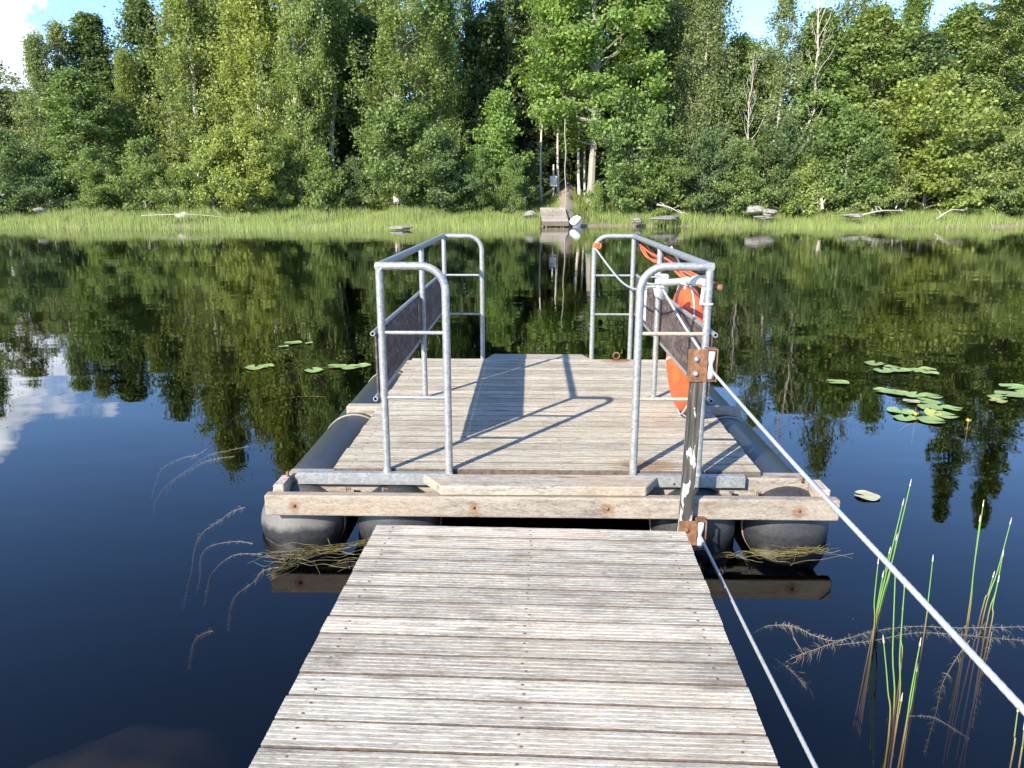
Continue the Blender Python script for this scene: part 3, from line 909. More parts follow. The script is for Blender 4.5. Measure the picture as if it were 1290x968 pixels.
def grass(name, label, n, seed, xr, yr, hgt, width, colr, zmode, lean=0.25, dens=None, skip=None):
    rng = np.random.default_rng(seed)
    x = rng.uniform(*xr, n * 2); y = rng.uniform(*yr, n * 2)
    keep = np.ones(len(x), bool)
    # clumpy growth
    f = np.sin(x * 0.7 + 1.3 * np.sin(y * 0.8)) + np.sin(x * 1.9 + y * 1.3) * 0.6 + np.sin(x * 0.23 + 2) * 0.8
    if dens is not None:
        keep &= rng.uniform(size=len(x)) < dens(x, y, f)
    if skip is not None:
        keep &= ~skip(x, y)
    x = x[keep][:n]; y = y[keep][:n]; n = len(x)
    z = np.array([terrain_z(a, b) for a, b in zip(x, y)])
    z = np.maximum(z, -0.12) if zmode == 'water' else z
    ff = np.sin(x * 1.1 + 2 * np.sin(y * 0.6)) * np.sin(x * 0.31 + 1) + 0.5 * np.sin(x * 3.1 + y * 2)
    h = hgt * rng.uniform(0.4, 1.25, n) * np.clip(0.95 + 0.28 * ff, 0.45, 1.5); w = width * rng.uniform(0.6, 1.3, n)
    a = rng.uniform(0, 6.28, n); ld = rng.normal(0, lean, (n, 2)) * h[:, None]
    c = np.stack([x, y, z], 1); s = np.stack([np.cos(a), np.sin(a) * 0.6, np.zeros(n)], 1) * w[:, None] / 2
    mid = c + np.stack([ld[:, 0] * .3, ld[:, 1] * .3, h * .55], 1); tip = c + np.stack([ld[:, 0], ld[:, 1], h], 1)
    q = np.stack([c - s, c + s, mid + s * .8, tip], 1); q2 = np.stack([c - s, mid + s * .8, tip, mid - s * .8], 1)
    v = np.stack([c - s, c + s, tip + s * 0.15, tip - s * 0.15], 1).reshape(-1, 3)
    me = mesh_np(name, v, 4, [M['blade']], rnd=rng.uniform(0, 1, n))
    o = bpy.data.objects.new(name, me); COL.objects.link(o); o.color = (*colr, 1)
    tag(o, label, 'grass', kind='stuff')
    return o


def build_vegetation():
    P = build_protos()
    place_trees(P)
    far_wood()
    def not_landing(x, y): return (np.abs(x - 3.2 - (y - 47) * .08) < 1.5) & (y > 44.5)
    edge = lambda x: 41.8 + 1.2 * np.sin(x * 0.21 + 1) + 0.7 * np.sin(x * 0.63) + np.where(x > 3, 3.0, 0.0) + np.where((x > 4) & (x < 12), 1.0, 0)
    def d_water(x, y, f):
        e = y - edge(x)
        return np.clip(e / 3.0, 0, 1) * np.clip(0.75 + 0.3 * f, 0.25, 1.0)
    grass('shore_sedge', 'belt of yellow green sedge standing in the shallows of the far shore', 95000, 91, (-46, 46), (40, 50.5), 0.52, 0.022, (0.240, 0.300, 0.088), 'water', 0.10, d_water, not_landing)
    def d_dead(x, y, f): return np.clip((y - edge(x)) / 2.0, 0, 1) * np.clip(-0.1 + 0.55 * f, 0.02, 1)
    grass('dead_sedge', 'pale dead stalks scattered through the far shore sedge', 9000, 93, (-46, 46), (40.5, 50.0), 0.58, 0.022, (0.36, 0.30, 0.17), 'water', 0.22, d_dead, not_landing)
    def d_bank(x, y, f): return np.clip(0.6 + 0.4 * f, 0.15, 1)
    grass('bank_grass', 'rough green grass on the far bank below the trees', 60000, 92, (-46, 46), (47.5, 58), 0.45, 0.035, (0.190, 0.235, 0.060), 'land', 0.3, d_bank, lambda x, y: (np.abs(x - 3.2 - (y - 47) * .08) < 0.5))


# ------------------------------------------------------------------ far shore objects
def rock(name, label, loc, size, mat, seed, group=None, amp=1.0, cat='rock'):
    bm = bmesh.new(); bmesh.ops.create_icosphere(bm, subdivisions=4, radius=1.0)
    rng = random.Random(seed); ph = [rng.uniform(0, 6) for _ in range(9)]
    for v in bm.verts:
        p = v.co
        k = 1 + amp * 0.16 * math.sin(2.1 * p.x + ph[0]) * math.sin(2.4 * p.y + ph[1]) + amp * 0.12 * math.sin(4.1 * p.z + ph[2] + p.x * 2) + 0.05 * math.sin(9 * p.x + ph[3]) * math.sin(8 * p.y + ph[4])
        v.co = Vector((p.x * size[0], p.y * size[1], p.z * size[2])) * k
    mb = MB(); mb.bm(bm, mat, True)
    o = mb.build(name); o.location = loc; o.rotation_euler = (0, 0, rng.uniform(0, 6))
    tag(o, label, cat, group)
    return o


def build_far_shore():
    # landing stage
    Y0 = 46.6
    xl, xr = wx(688, Y0, 0.3), wx(729, Y0, 0.3) - 0.85
    root = empty('landing_stage', ((xl + xr) / 2, Y0, 0))
    tag(root, 'sloping wooden landing stage at the foot of the sandy path', 'jetty')
    hw = (xr - xl) / 2 + 0.25
    for i in range(22):
        y = i * 0.17; z = 0.30 + 0.205 * y
        mb = MB(); mb.box((-hw, y, z), (hw, y + 0.155, z + 0.04), M['far_wood'], 0.006); mb.build('plank', root)
    mb = MB(); mb.box((-hw, -0.06, 0.06), (hw, -0.005, 0.33), M['bark_dark'], 0.01); mb.build('front_beam', root)
    for sx in (-0.8, 0.8):
        mb = MB(); mb.box((sx * hw - 0.06, 0.1, -1.0), (sx * hw + 0.06, 0.22, 0.28), M['bark_dark'], 0.01); mb.build('post', root)
    for sx in (-0.95, 0.95):
        mb = MB(); mb.box((sx * hw - 0.05, 0, 0.16), (sx * hw + 0.05, 0.12, 0.285), M['bark_dark'], 0.01); mb.build('side_beam', root)
    # pole
    pts = [at_y(x, y, 47.6) for x, y in [(713, 285), (712, 262), (713, 240), (711.5, 215), (713, 192), (711.5, 170), (712, 150)]]
    pts[0].z = -0.6
    mb = MB(); mb.tube(smooth_path(pts, 3), 0.030, M['bark_grey'], 8)
    o = mb.build('mooring_pole', None, (pts[0].x, 47.6, 0)); tag(o, 'tall thin pale pole standing beside the landing stage', 'pole')
    # white box on a post
    b = at_y(697, 240, 56.2)
    root = empty('sign_post', (b.x, 56.2, terrain_z(b.x, 56.2))); tag(root, 'white box sign on a short post beside the path', 'sign')
    t = at_y(697.5, 228.5, 56.2).z - root.location.z
    mb = MB(); mb.tube([(0, 0, -0.2), (0.01, 0, t * 0.5), (0, 0, t + 1.15)], 0.06, M['bark_birch'], 8); mb.build('post', root)
    mb = MB(); mb.box((-0.26, -0.22, t - 0.36), (0.26, -0.07, t + 0.36), M['white'], 0.02); mb.build('sign_box', root)
    # boulders
    p = at_y(723, 273, 46.7); rock('boulder', 'round white boulder beside the landing stage', (p.x + .12, 46.7, 0.30), (0.37, 0.37, 0.36), M['white_rock'], 2)
    p = at_y(230, 268.5, 49); rock('boulder', 'pale boulder alone on the left bank', (p.x, 49, 0.5), (0.48, 0.4, 0.32), M['white_rock'], 3)
    for i, (px, py, Y, sz, lab) in enumerate([
            (952, 265, 48.8, (0.6, 0.45, 0.26), 'pale flat rock at the right bank, left of its pair'),
            (970, 268, 48.0, (0.42, 0.4, 0.22), 'pale rock leaning on the flat rock at the right bank'),
            (962, 274, 46.4, (0.7, 0.5, 0.09), 'low grey slab in the sedge below the pale rocks'),
            (838, 275, 47.2, (1.2, 0.6, 0.15), 'wide grey rock at the waterline below the driftwood'),
            (803, 278, 46.9, (0.4, 0.3, 0.16), 'small pale stone at the muddy waterline'),
            (505, 287, 42.5, (0.6, 0.35, 0.10), 'small flat stone in open sedge left of the landing'),
            (668, 271, 48.6, (0.5, 0.4, 0.25), 'grey stone at the grass edge left of the landing'),
            (1076, 272, 47.2, (0.6, 0.4, 0.14), 'low stone by the dry branches on the right'),
            (50, 265, 49.5, (0.3, 0.3, 0.2), 'tiny pale stone on the far left bank')]):
        q = at_y(px, py, Y)
        rock('rock', lab, (q.x, Y, max(q.z, 0.02)), sz, M['rock'], 10 + i, 'rocks along the far bank')
    # driftwood and dry branches
    def branch(lab, px0, py0, px1, py1, Y, r, seed, name='dry_branch', n_side=4):
        rng = random.Random(seed); a = at_y(px0, py0, Y); b = at_y(px1, py1, Y + 0.5)
        mid = (a + b) / 2 + Vector((0, 0, rng.uniform(0.1, 0.35)))
        path = smooth_path([a, mid, b], 5); mb = MB()
        mb.tube(path, [r * (1 - 0.7 * i / (len(path) - 1)) for i in range(len(path))], M['bark_dead'], 6)
        for k in range(n_side):
            s = path[rng.randrange(2, len(path) - 1)]
            e = s + Vector((rng.uniform(-.7, .7), rng.uniform(-.3, .3), rng.uniform(-.1, .6)))
            mb.tube([s, (s + e) / 2 + Vector((0, 0, .08)), e], [r * .45, r * .3, r * .12], M['bark_dead'], 5)
        o = mb.build(name, None, tuple(a)); tag(o, lab, 'branch', 'dry branches on the far bank')
    branch('curved white driftwood limb over the wide grey rock', 828, 258, 862, 272, 48.4, 0.07, 1, 'driftwood')
    branch('leaning dead stump with forked top right of the pale rocks', 1036, 264, 1030, 240, 49.6, 0.12, 2, 'dead_stump', 6)
    branch('fallen dry branch lying left of the brushwood', 1082, 272, 1140, 266, 48.2, 0.05, 3)
    branch('dry brushwood stem leaning up under the willow', 1140, 262, 1150, 236, 50.2, 0.05, 4, 'dry_branch', 9)
    branch('second leaning brushwood stem right of the first', 1128, 264, 1140, 240, 50.0, 0.04, 5, 'dry_branch', 8)
    branch('fallen dry branch lying below the willow', 1180, 276, 1215, 266, 47.8, 0.05, 6)
    branch('grey fallen branch in the left sedge near the boulder', 178, 272, 300, 276, 47.6, 0.035, 7)
    # path
    m, nt = new_mat('trodden sand path')
    geo = N(nt, 'ShaderNodeNewGeometry'); n1 = noise(nt, geo.outputs['Position'], 3.0, 5, 0.65); n2 = noise(nt, geo.outputs['Position'], 18, 4)
    c = mixc(nt, n1, (0.17, 0.14, 0.11), (0.30, 0.255, 0.215)); finish(nt, c, 0.95, n2, 0.5, 0.03, spec=0.1)
    vs = []; fs = []
    for j in range(21):
        y = 48.6 + j * 0.5
        for i in range(9):
            w = 0.72 + 0.2 * math.sin(y * 1.7); x = 3.15 + (y - 47) * 0.08 + (i - 4) / 4 * w
            jx = 0.12 * math.sin(y * 5.1 + i * 2.3) + 0.08 * math.sin(y * 11 + i); x += jx
            vs.append((x, y, terrain_z(x, y) + 0.05 - 0.06 * abs(i - 4) / 4 + 0.03 * math.sin(y * 7 + i * 3)))
    for j in range(20):
        for i in range(8):
            a = j * 9 + i; fs.append((a, a + 1, a + 10, a + 9))
    mb = MB(); mb.add(vs, fs, m, True); tag(mb.build('path'), kind='structure')


# ------------------------------------------------------------------ near dock
def plank_mesh(name, x0, x1, wid, thick, mat, seed, grooves=5, nails=None):
    """ribbed board along x, y from 0 to wid, top at z = 0"""
    rng = random.Random(seed)
    prof = [(0.0, -thick), (0.0, -0.0045), (0.0013, -0.0014), (0.004, 0.0)]
    g = (wid - 0.008) / grooves
    for k in range(grooves):
        a = 0.004 + k * g
        if k > 0:
            prof += [(a - 0.0036, 0.0), (a - 0.0008, -0.0024), (a + 0.0008, -0.0024), (a + 0.0036, 0.0)]
    prof += [(wid - 0.004, 0.0), (wid - 0.0013, -0.0014), (wid, -0.0045), (wid, -thick)]
    nseg = 30; vs = []; fs = []; es = []; n = len(prof)
    ph = [rng.uniform(0, 6) for _ in range(6)]
    for i in range(nseg + 1):
        t = i / nseg; x = x0 + (x1 - x0) * t
        e = 0.0009 * math.sin(7 * t + ph[0]) + 0.0007 * math.sin(19 * t + ph[1]) + rng.uniform(-.0007, .0007)
        e2 = 0.0009 * math.sin(6 * t + ph[2]) + 0.0007 * math.sin(23 * t + ph[3]) + rng.uniform(-.0007, .0007)
        cup = 0.0015 * math.sin(5 * t + ph[4])
        for (y, z) in prof:
            f = y / wid
            vs.append((x, y + e * (1 - f) + e2 * f, z + cup * (1 - 4 * (f - .5) ** 2) + (rng.uniform(-.0009, .0006) if z > -thick + .001 else 0)))
    for i in range(nseg):
        for j in range(n):
            a = i * n + j; b = i * n + (j + 1) % n
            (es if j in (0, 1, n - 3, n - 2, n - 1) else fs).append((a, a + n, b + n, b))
    fs.append(tuple(range(n))); fs.append(tuple(reversed([nseg * n + j for j in range(n)])))
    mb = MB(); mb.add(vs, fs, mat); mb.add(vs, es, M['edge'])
    if nails:
        for nx_ in nails:
            for ny in (wid * 0.27, wid * 0.73):
                xx = nx_ + rng.uniform(-.008, .008); yy = ny + rng.uniform(-.006, .006)
                ring = [(xx + (.005 * math.cos(a * math.pi / 4)), yy + .005 * math.sin(a * math.pi / 4), 0.0012) for a in range(8)]
                mb.add(ring, [tuple(range(8))], M['rust'])
    return mb


def build_dock():
    rz = R(-2.84)
    def d2w(x, y, z): return Vector((x * math.cos(rz) - y * math.sin(rz), x * math.sin(rz) + y * math.cos(rz), z))
    o = d2w(-0.084, 1.2, 0.0)
    root = empty('dock', o, rz); tag(root, 'weathered grey plank jetty leading from the viewer to the raft', 'jetty')
    hw = 0.748; pitch = 0.1195; z = 0.29
    protos = []
    for k in range(5):
        ob = plank_mesh('plank', -hw, hw, 0.1108, 0.03, M['dock'], 100 + k, 5, (-hw + 0.085, 0.01, hw - 0.085)).build('plank', root)
        protos.append(ob)
    rng = random.Random(3)
    y_end = 3.432 - 1.2
    n = 37
    for i in range(n):
        ob = protos[i] if i < 5 else protos[rng.randrange(5)].copy()
        if i >= 5: COL.objects.link(ob); ob.parent = root
        ob.location = (rng.uniform(-.0025, .0025), y_end - (i + 1) * pitch, z + rng.uniform(-.0012, .0012))
        ob.rotation_euler = (0, 0, R(rng.uniform(-.06, .06)))
    y0 = y_end - n * pitch
    for x in (-0.62, 0.0, 0.62):
        mb = MB(); mb.box((x - .03, y0, 0.12), (x + .03, y_end - .02, 0.255), M['bark_dark'], .004); mb.build('joist', root)
    for (x, y) in ((-0.55, y_end - .6), (0.55, y_end - .6), (-0.55, y_end - 2.6), (0.55, y_end - 2.6)):
        mb = MB(); mb.tube([(x, y, -2.4), (x, y, 0.119)], 0.07, M['bark_dark'], 12); mb.build('post', root)
    mb = MB(); mb.box((-.7, y_end - .64, .04), (.7, y_end - .56, .118), M['bark_dark'], .004); mb.build('crossbeam', root)


# ------------------------------------------------------------------ ferry raft
FOX, FOY = 0.08, 5.55


def hoop(x_out, x_in, y, zb, zt, r=0.021, rc=0.13):
    """post - corner bend - short top bar out to the outer corner"""
    sg = 1 if x_in > x_out else -1
    pts = [(x_in, y, zb), (x_in, y, zt - rc)]
    for k in range(1, 9):
        a = k / 8 * math.pi / 2
        pts.append((x_in - sg * rc * (1 - math.cos(a)), y, zt - rc + rc * math.sin(a)))
    pts.append((x_out - sg * 0.02, y, zt))
    return pts


def build_ferry():
    base = f2w(FOX, FOY, 0.0)
    root = empty('cable_ferry', base, _fa)
    tag(root, 'weathered plank raft on black pontoons with galvanised railings on both sides', 'raft')
    def B(mb, name, parent=root):
        o = mb.build(name, parent)
        return o
    def L(x, y, z): return (x - FOX, y - FOY, z)
    zd = 0.36
    # deck planks
    xl, xr = -1.11, 1.29
    rng = random.Random(9); protos = []
    y0, y1 = 4.045, 7.03; n = 25; pitch = (y1 - y0) / n
    for k in range(4):
        protos.append(plank_mesh('deck_plank', xl - FOX, xr - FOX, pitch - .0078, .032, M['deck'], 200 + k, 4, (xl - FOX + .09, .1, xr - FOX - .09)).build('deck_plank', root))
    for i in range(n):
        o = protos[i] if i < 4 else protos[rng.randrange(4)].copy()
        if i >= 4: COL.objects.link(o); o.parent = root
        o.location = (rng.uniform(-.005, .005), y0 + i * pitch - FOY, zd + rng.uniform(-.001, .001))
    # ramp boards closing the gap at both ends
    mb = MB(); mb.prism([L(-.60, 3.995, 0)[:2], L(-.475, 3.812, 0)[:2], L(.62, 3.822, 0)[:2], L(.72, 4.01, 0)[:2]], .293, .347, M['beam'], .006); B(mb, 'front_ramp_board')
    mb = MB(); mb.prism([L(-.44, 7.04, 0)[:2], L(.58, 7.04, 0)[:2], L(.50, 7.29, 0)[:2], L(-.36, 7.29, 0)[:2]], .295, .352, M['deck'], .006); B(mb, 'rear_ramp_board')
    # beams
    mb = MB(); mb.box(L(-1.430, 3.800, .172), L(1.645, 3.862, .290), M['beam'], .012, segs=3)
    bm_ = B(mb, 'front_beam')
    for x in (-1.27, -.30, .415, 1.43):
        mb = MB()
        mb.lathe([(.009, 0), (.009, .005), (.0, .006)], M['rust'], 10, Matrix.Translation(L(x, 3.799, .232)) @ Matrix.Rotation(R(90), 4, 'X'))
        mb.build('bolt', bm_)
    mb = MB(); mb.box(L(-1.445, 7.20, .153), L(1.668, 7.285, .289), M['beam'], .016, segs=3); B(mb, 'rear_beam')
    for y in (4.03, 5.45, 6.93):
        mb = MB(); mb.box(L(-1.375, y, .215), L(1.56, y + .10, .324), M['beam'], .010, segs=2); B(mb, 'crossbeam')
    # galvanised channel in front of the deck edge
    for (a, b) in ((-1.30, -.43), (.60, 1.19)):
        mb = MB()
        mb.box(L(a, 3.983, .284), L(b, 3.989, .350), M['galv'], .001); mb.box(L(a, 3.989, .345), L(b, 4.026, .350), M['galv'], .001); mb.box(L(a, 3.989, .284), L(b, 4.026, .289), M['galv'], .001)
        mb.lathe([(.006, 0), (.006, .002), (0, .002)], M['black'], 10, Matrix.Translation(L(b - .15 if a < 0 else a + .2, 3.9825, .305)) @ Matrix.Rotation(R(90), 4, 'X'))
        B(mb, 'steel_channel')
    # side timbers joining front beam to the crossbeams
    for x in (-1.372, 1.585):
        mb = MB(); mb.box(L(x - .030, 3.868, .205), L(x + .030, 4.028, .322), M['beam_y'], .006); B(mb, 'side_timber')
    for x in (-1.36, 1.50):
        mb = MB(); mb.tube([L(x, 4.0, .322), L(x, 4.0, .352)], .009, M['rust'], 8); B(mb, 'bolt')
    for x in (-.85, .05, .95):
        mb = MB(); mb.box(L(x - .03, 4.132, .225), L(x + .03, 7.03, .3235), M['beam_y'], .004); B(mb, 'joist')
    # brackets under the channel
    for x in (-1.03, -.82, -.36, 1.10, 1.25):
        mb = MB(); mb.tube([L(x, 3.975, .27), L(x, 3.975, .17)], .006, M['galv'], 6); mb.tube([L(x, 3.975, .262), L(x + .03, 3.975, .262)], .007, M['rust'], 6); B(mb, 'bracket')
    # pontoons
    for x in (-1.30, -.745, .925, 1.445):
        r = .235; zc = .045
        prof = [(r * math.sin(q * math.pi / 20), .16 * (1 - math.cos(q * math.pi / 20))) for q in range(11)]
        prof = prof + [(r, .5 + i * .3) for i in range(10)] + [(r, 3.30), (.21, 3.38), (.15, 3.44), (.07, 3.47), (0, 3.48)]
        mb = MB(); mb.lathe(prof, M['pontoon_dusty' if x < -1 else 'pontoon'], 48, Matrix.Translation(L(x, 3.866, zc)) @ Matrix.Rotation(R(-90), 4, 'X'))
        po = B(mb, 'pontoon')
        for y in (4.07, 5.40, 6.85):
            prof2 = [(r + .001, 0), (r + .004, .002), (r + .004, .038), (r + .001, .04)]
            mb = MB(); mb.lathe(prof2, M['strap'], 48, Matrix.Translation(L(x, y - .03, zc)) @ Matrix.Rotation(R(-90), 4, 'X')); mb.build('strap', po)
    # railings
    for sgn, xo, xi, xp in ((-1, -.80, -.452, -.836), (1, .932, .575, .968)):
        zt = 1.495; zb = .30
        yf, ym, yr = 4.022, 5.60, 7.058
        mb = MB(); mb.tube([L(xo, yf - .02, zt), L(xo, yr + .02, zt)], .022, M['galv'], 14)
        rail = B(mb, 'railing')
        def sub(m_, nm): return m_.build(nm, rail)
        for y in (yf, yr):
            mb = MB(); mb.tube([L(*p) for p in hoop(xo, xi, y, zb, zt)], .0215, M['galv'], 14); sub(mb, 'end_hoop')
            for z in (1.14, .78):
                mb = MB(); mb.tube([L(xo, y, z), L(xi, y, z)], .0105, M['galv'] if not (sgn > 0 and y == yf) else M['strap'], 10); sub(mb, 'crossbar')
            mb = MB(); mb.tube([L(xo, y, zb), L(xo, y, zt)], .0205, M['galv'], 14)
            mb.lathe([(.024, 0), (.024, .05)], M['galv'], 14, Matrix.Translation(L(xo, y, .32))); sub(mb, 'post')
        mb = MB(); mb.tube([L(xo, ym, zd - .02), L(xo, ym, zt)], .0205, M['galv'], 14); mb.lathe([(.05, 0), (.05, .006), (0, .006)], M['galv'], 16, Matrix.Translation(L(xo, ym, zd))); sub(mb, 'post')
        for z in (1.14, .78):      # long pipes with open ends
            mb = MB(); xx = xp + sgn * .006
            mb.tube([L(xx, 3.985, z), L(xx, 7.10, z)], .0135, M['galv'], 12, cap=False)
            mb.tube([L(xx, 3.985, z), L(xx, 7.10, z)], .008, M['black'], 12, cap=False)  # inner wall coloured black: shade inside the open pipe put in as colour
            vs = []; k = 12
            for rr in (.0135, .008):
                for j in range(k):
                    vs.append(L(xx + rr * math.cos(j * 2 * math.pi / k), 3.985, z + rr * math.sin(j * 2 * math.pi / k)))
            mb.add(vs, [(j, (j + 1) % k, k + (j + 1) % k, k + j) for j in range(k)], M['galv'])
            sub(mb, 'long_pipe')
        mb = MB()
        for (a, b) in ((4.03, 5.59), (5.61, 7.06)):
            mb.box(L(xp - .005, a, .797), L(xp + .005, b, 1.125), M['panel'], .0015)
        pan = sub(mb, 'panel')
        if sgn > 0:
            mb = MB(); mb.box(L(xp - .0085, 6.36, .83), L(xp - .006, 6.74, 1.095), M['paper'], 0)
            for k in range(5):
                z = .87 + k * .045
                mb.box(L(xp - .0105, 6.44, z), L(xp - .009, 6.62, z + .022), M['ink'], 0)
            nb = mb.build('notice', pan); nb['label'] = 'white notice sheet with rows of grey print'
    # ring bolt on the rear deck edge
    mb = MB(); c = L(.80, 6.97, .395)
    mb.tube([(c[0] + .03 * math.cos(a * .5236), c[1], c[2] + .01 + .03 * math.sin(a * .5236)) for a in range(12)], .007, M['rust'], 8, closed=True)
    mb.box((c[0] - .04, c[1] - .02, .362), (c[0] + .12, c[1] + .02, .368), M['rust'], .001); B(mb, 'ring_bolt')
    # pulley post with rusty roller plates at the front beam
    mb = MB(); t = Matrix.Translation(L(.820, 3.766, 0)) @ Matrix.Rotation(R(1.1), 4, 'Y')
    mb.box((-.031, -.030, .03), (.031, .030, 1.10), M['peel'], .005, t); post = B(mb, 'pulley_post')
    for (x, z) in ((.850, 1.031), (.850, .113)):
        mb = MB()
        mb.box(L(x - .066, 3.727, z - .084), L(x + .032, 3.734, z + .084), M['rust'], .002)
        mb.box(L(x + .025, 3.734, z + .076), L(x + .082, 3.798, z + .083), M['rust'], .002)
        mb.box(L(x + .025, 3.734, z - .083), L(x + .082, 3.798, z - .076), M['rust'], .002)
        mb.box(L(x + .074, 3.723, z - .083), L(x + .081, 3.734, z + .083), M['rust'], .002)
        mb.box(L(x + .031, 3.7905, z - .074), L(x + .073, 3.7975, z + .074), M['rust'], .001)
        br = mb.build('bracket', post)
        for dz in (-.04, .035):
            mb = MB(); mb.lathe([(.0, .014), (.008, .013), (.013, .008), (.014, 0)], M['galv'] if z > .5 else M['rust'], 12, Matrix.Translation(L(x - .025, 3.726, z + dz)) @ Matrix.Rotation(R(90), 4, 'X')); mb.build('bolt', post)
        mb = MB(); mb.lathe([(0, -.07), (.022, -.07), (.022, -.03), (.014, -.008), (.014, .008), (.022, .03), (.022, .07), (0, .07)], M['white'], 18, Matrix.Translation(L(x + .050, 3.753, z))); mb.build('roller', post)
    # hand crank pole and white pulley at the right railing
    a = Vector(L(.915, 4.10, 1.415)); b = Vector(L(.80, 4.62, 1.345))
    mb = MB(); mb.tube([a, b], .021, M['cable'], 12)
    tb = B(mb, 'hauling_handle')
    d = (b - a).normalized()
    mb = MB(); mb.tube([a - d * .02, a + d * .10], .029, M['white'], 14); mb.build('grip', tb)
    mb = MB(); mb.tube([a + d * .19, a + d * .235], .026, M['white'], 14); mb.build('collar', tb)
    mb = MB(); mb.lathe([(0, -.014), (.058, -.014), (.063, -.010), (.052, 0), (.063, .010), (.058, .014), (0, .014)], M['white'], 28, Matrix.Translation(b + Vector((-.01, .03, -.045))) @ Matrix.Rotation(R(48), 4, 'Z') @ Matrix.Rotation(R(84), 4, 'X'))
    mb.box((b.x - .05, b.y - .01, b.z - .035), (b.x + .03, b.y + .045, b.z + .05), M['white'], .01); mb.build('pulley_wheel', tb)
    mb = MB(); mb.tube([a + Vector((.015, 0, .03)), a + Vector((.0, 0, -.13))], .011, M['white'], 8); mb.tube([Vector(L(.932, 4.022, 1.30)) + Vector((.025 * math.cos(k * .5236), .025 * math.sin(k * .5236), 0)) for k in range(12)], .006, M['white'], 6, closed=True); mb.build('clamp', tb)


# ------------------------------------------------------------------ things on the ferry
def laid_rope(mb, pts, r, mat, step=.007, pitch=.075, n=15):
    """three strand rope: a lobed section turning along the path"""
    ps = smooth_path(pts, 24); out = [ps[0]]; L = [0.0]; acc = 0.0
    tot = sum((ps[i + 1] - ps[i]).length for i in range(len(ps) - 1)); k = int(tot / step)
    cum = [0.0]
    for i in range(len(ps) - 1): cum.append(cum[-1] + (ps[i + 1] - ps[i]).length)
    q = 0; path = []
    for i in range(k + 1):
        d = min(i * step, tot - 1e-6)
        while cum[q + 1] < d: q += 1
        f = (d - cum[q]) / max(cum[q + 1] - cum[q], 1e-9); path.append(ps[q].lerp(ps[q + 1], f))
    vs = []; fs = []
    for i, p in enumerate(path):
        t = (path[min(i + 1, k)] - path[max(i - 1, 0)]).normalized(); u = t.cross(Vector((0, 0, 1))).normalized(); w = t.cross(u)
        for j in range(n):
            a = 2 * math.pi * j / n; rr = r * (0.90 + 0.13 * abs(math.cos(1.5 * (a - 2 * math.pi * i * step / pitch))))
            vs.append(p + (u * math.cos(a) + w * math.sin(a)) * rr)
    for i in range(k):
        for j in range(n):
            a = i * n + j; b = i * n + (j + 1) % n; fs.append((a, b, b + n, a + n))
    mb.add(vs, fs, mat, True)


def rope(name, label, pts, r, mat, cat='rope', sub=6, n=8):
    mb = MB(); p = smooth_path(pts, sub)
    if cat == 'cable': laid_rope(mb, pts, r, mat)
    else: mb.tube(p, r, mat, n)
    o = mb.build(name, None, tuple(p[0])); tag(o, label, cat)
    return o


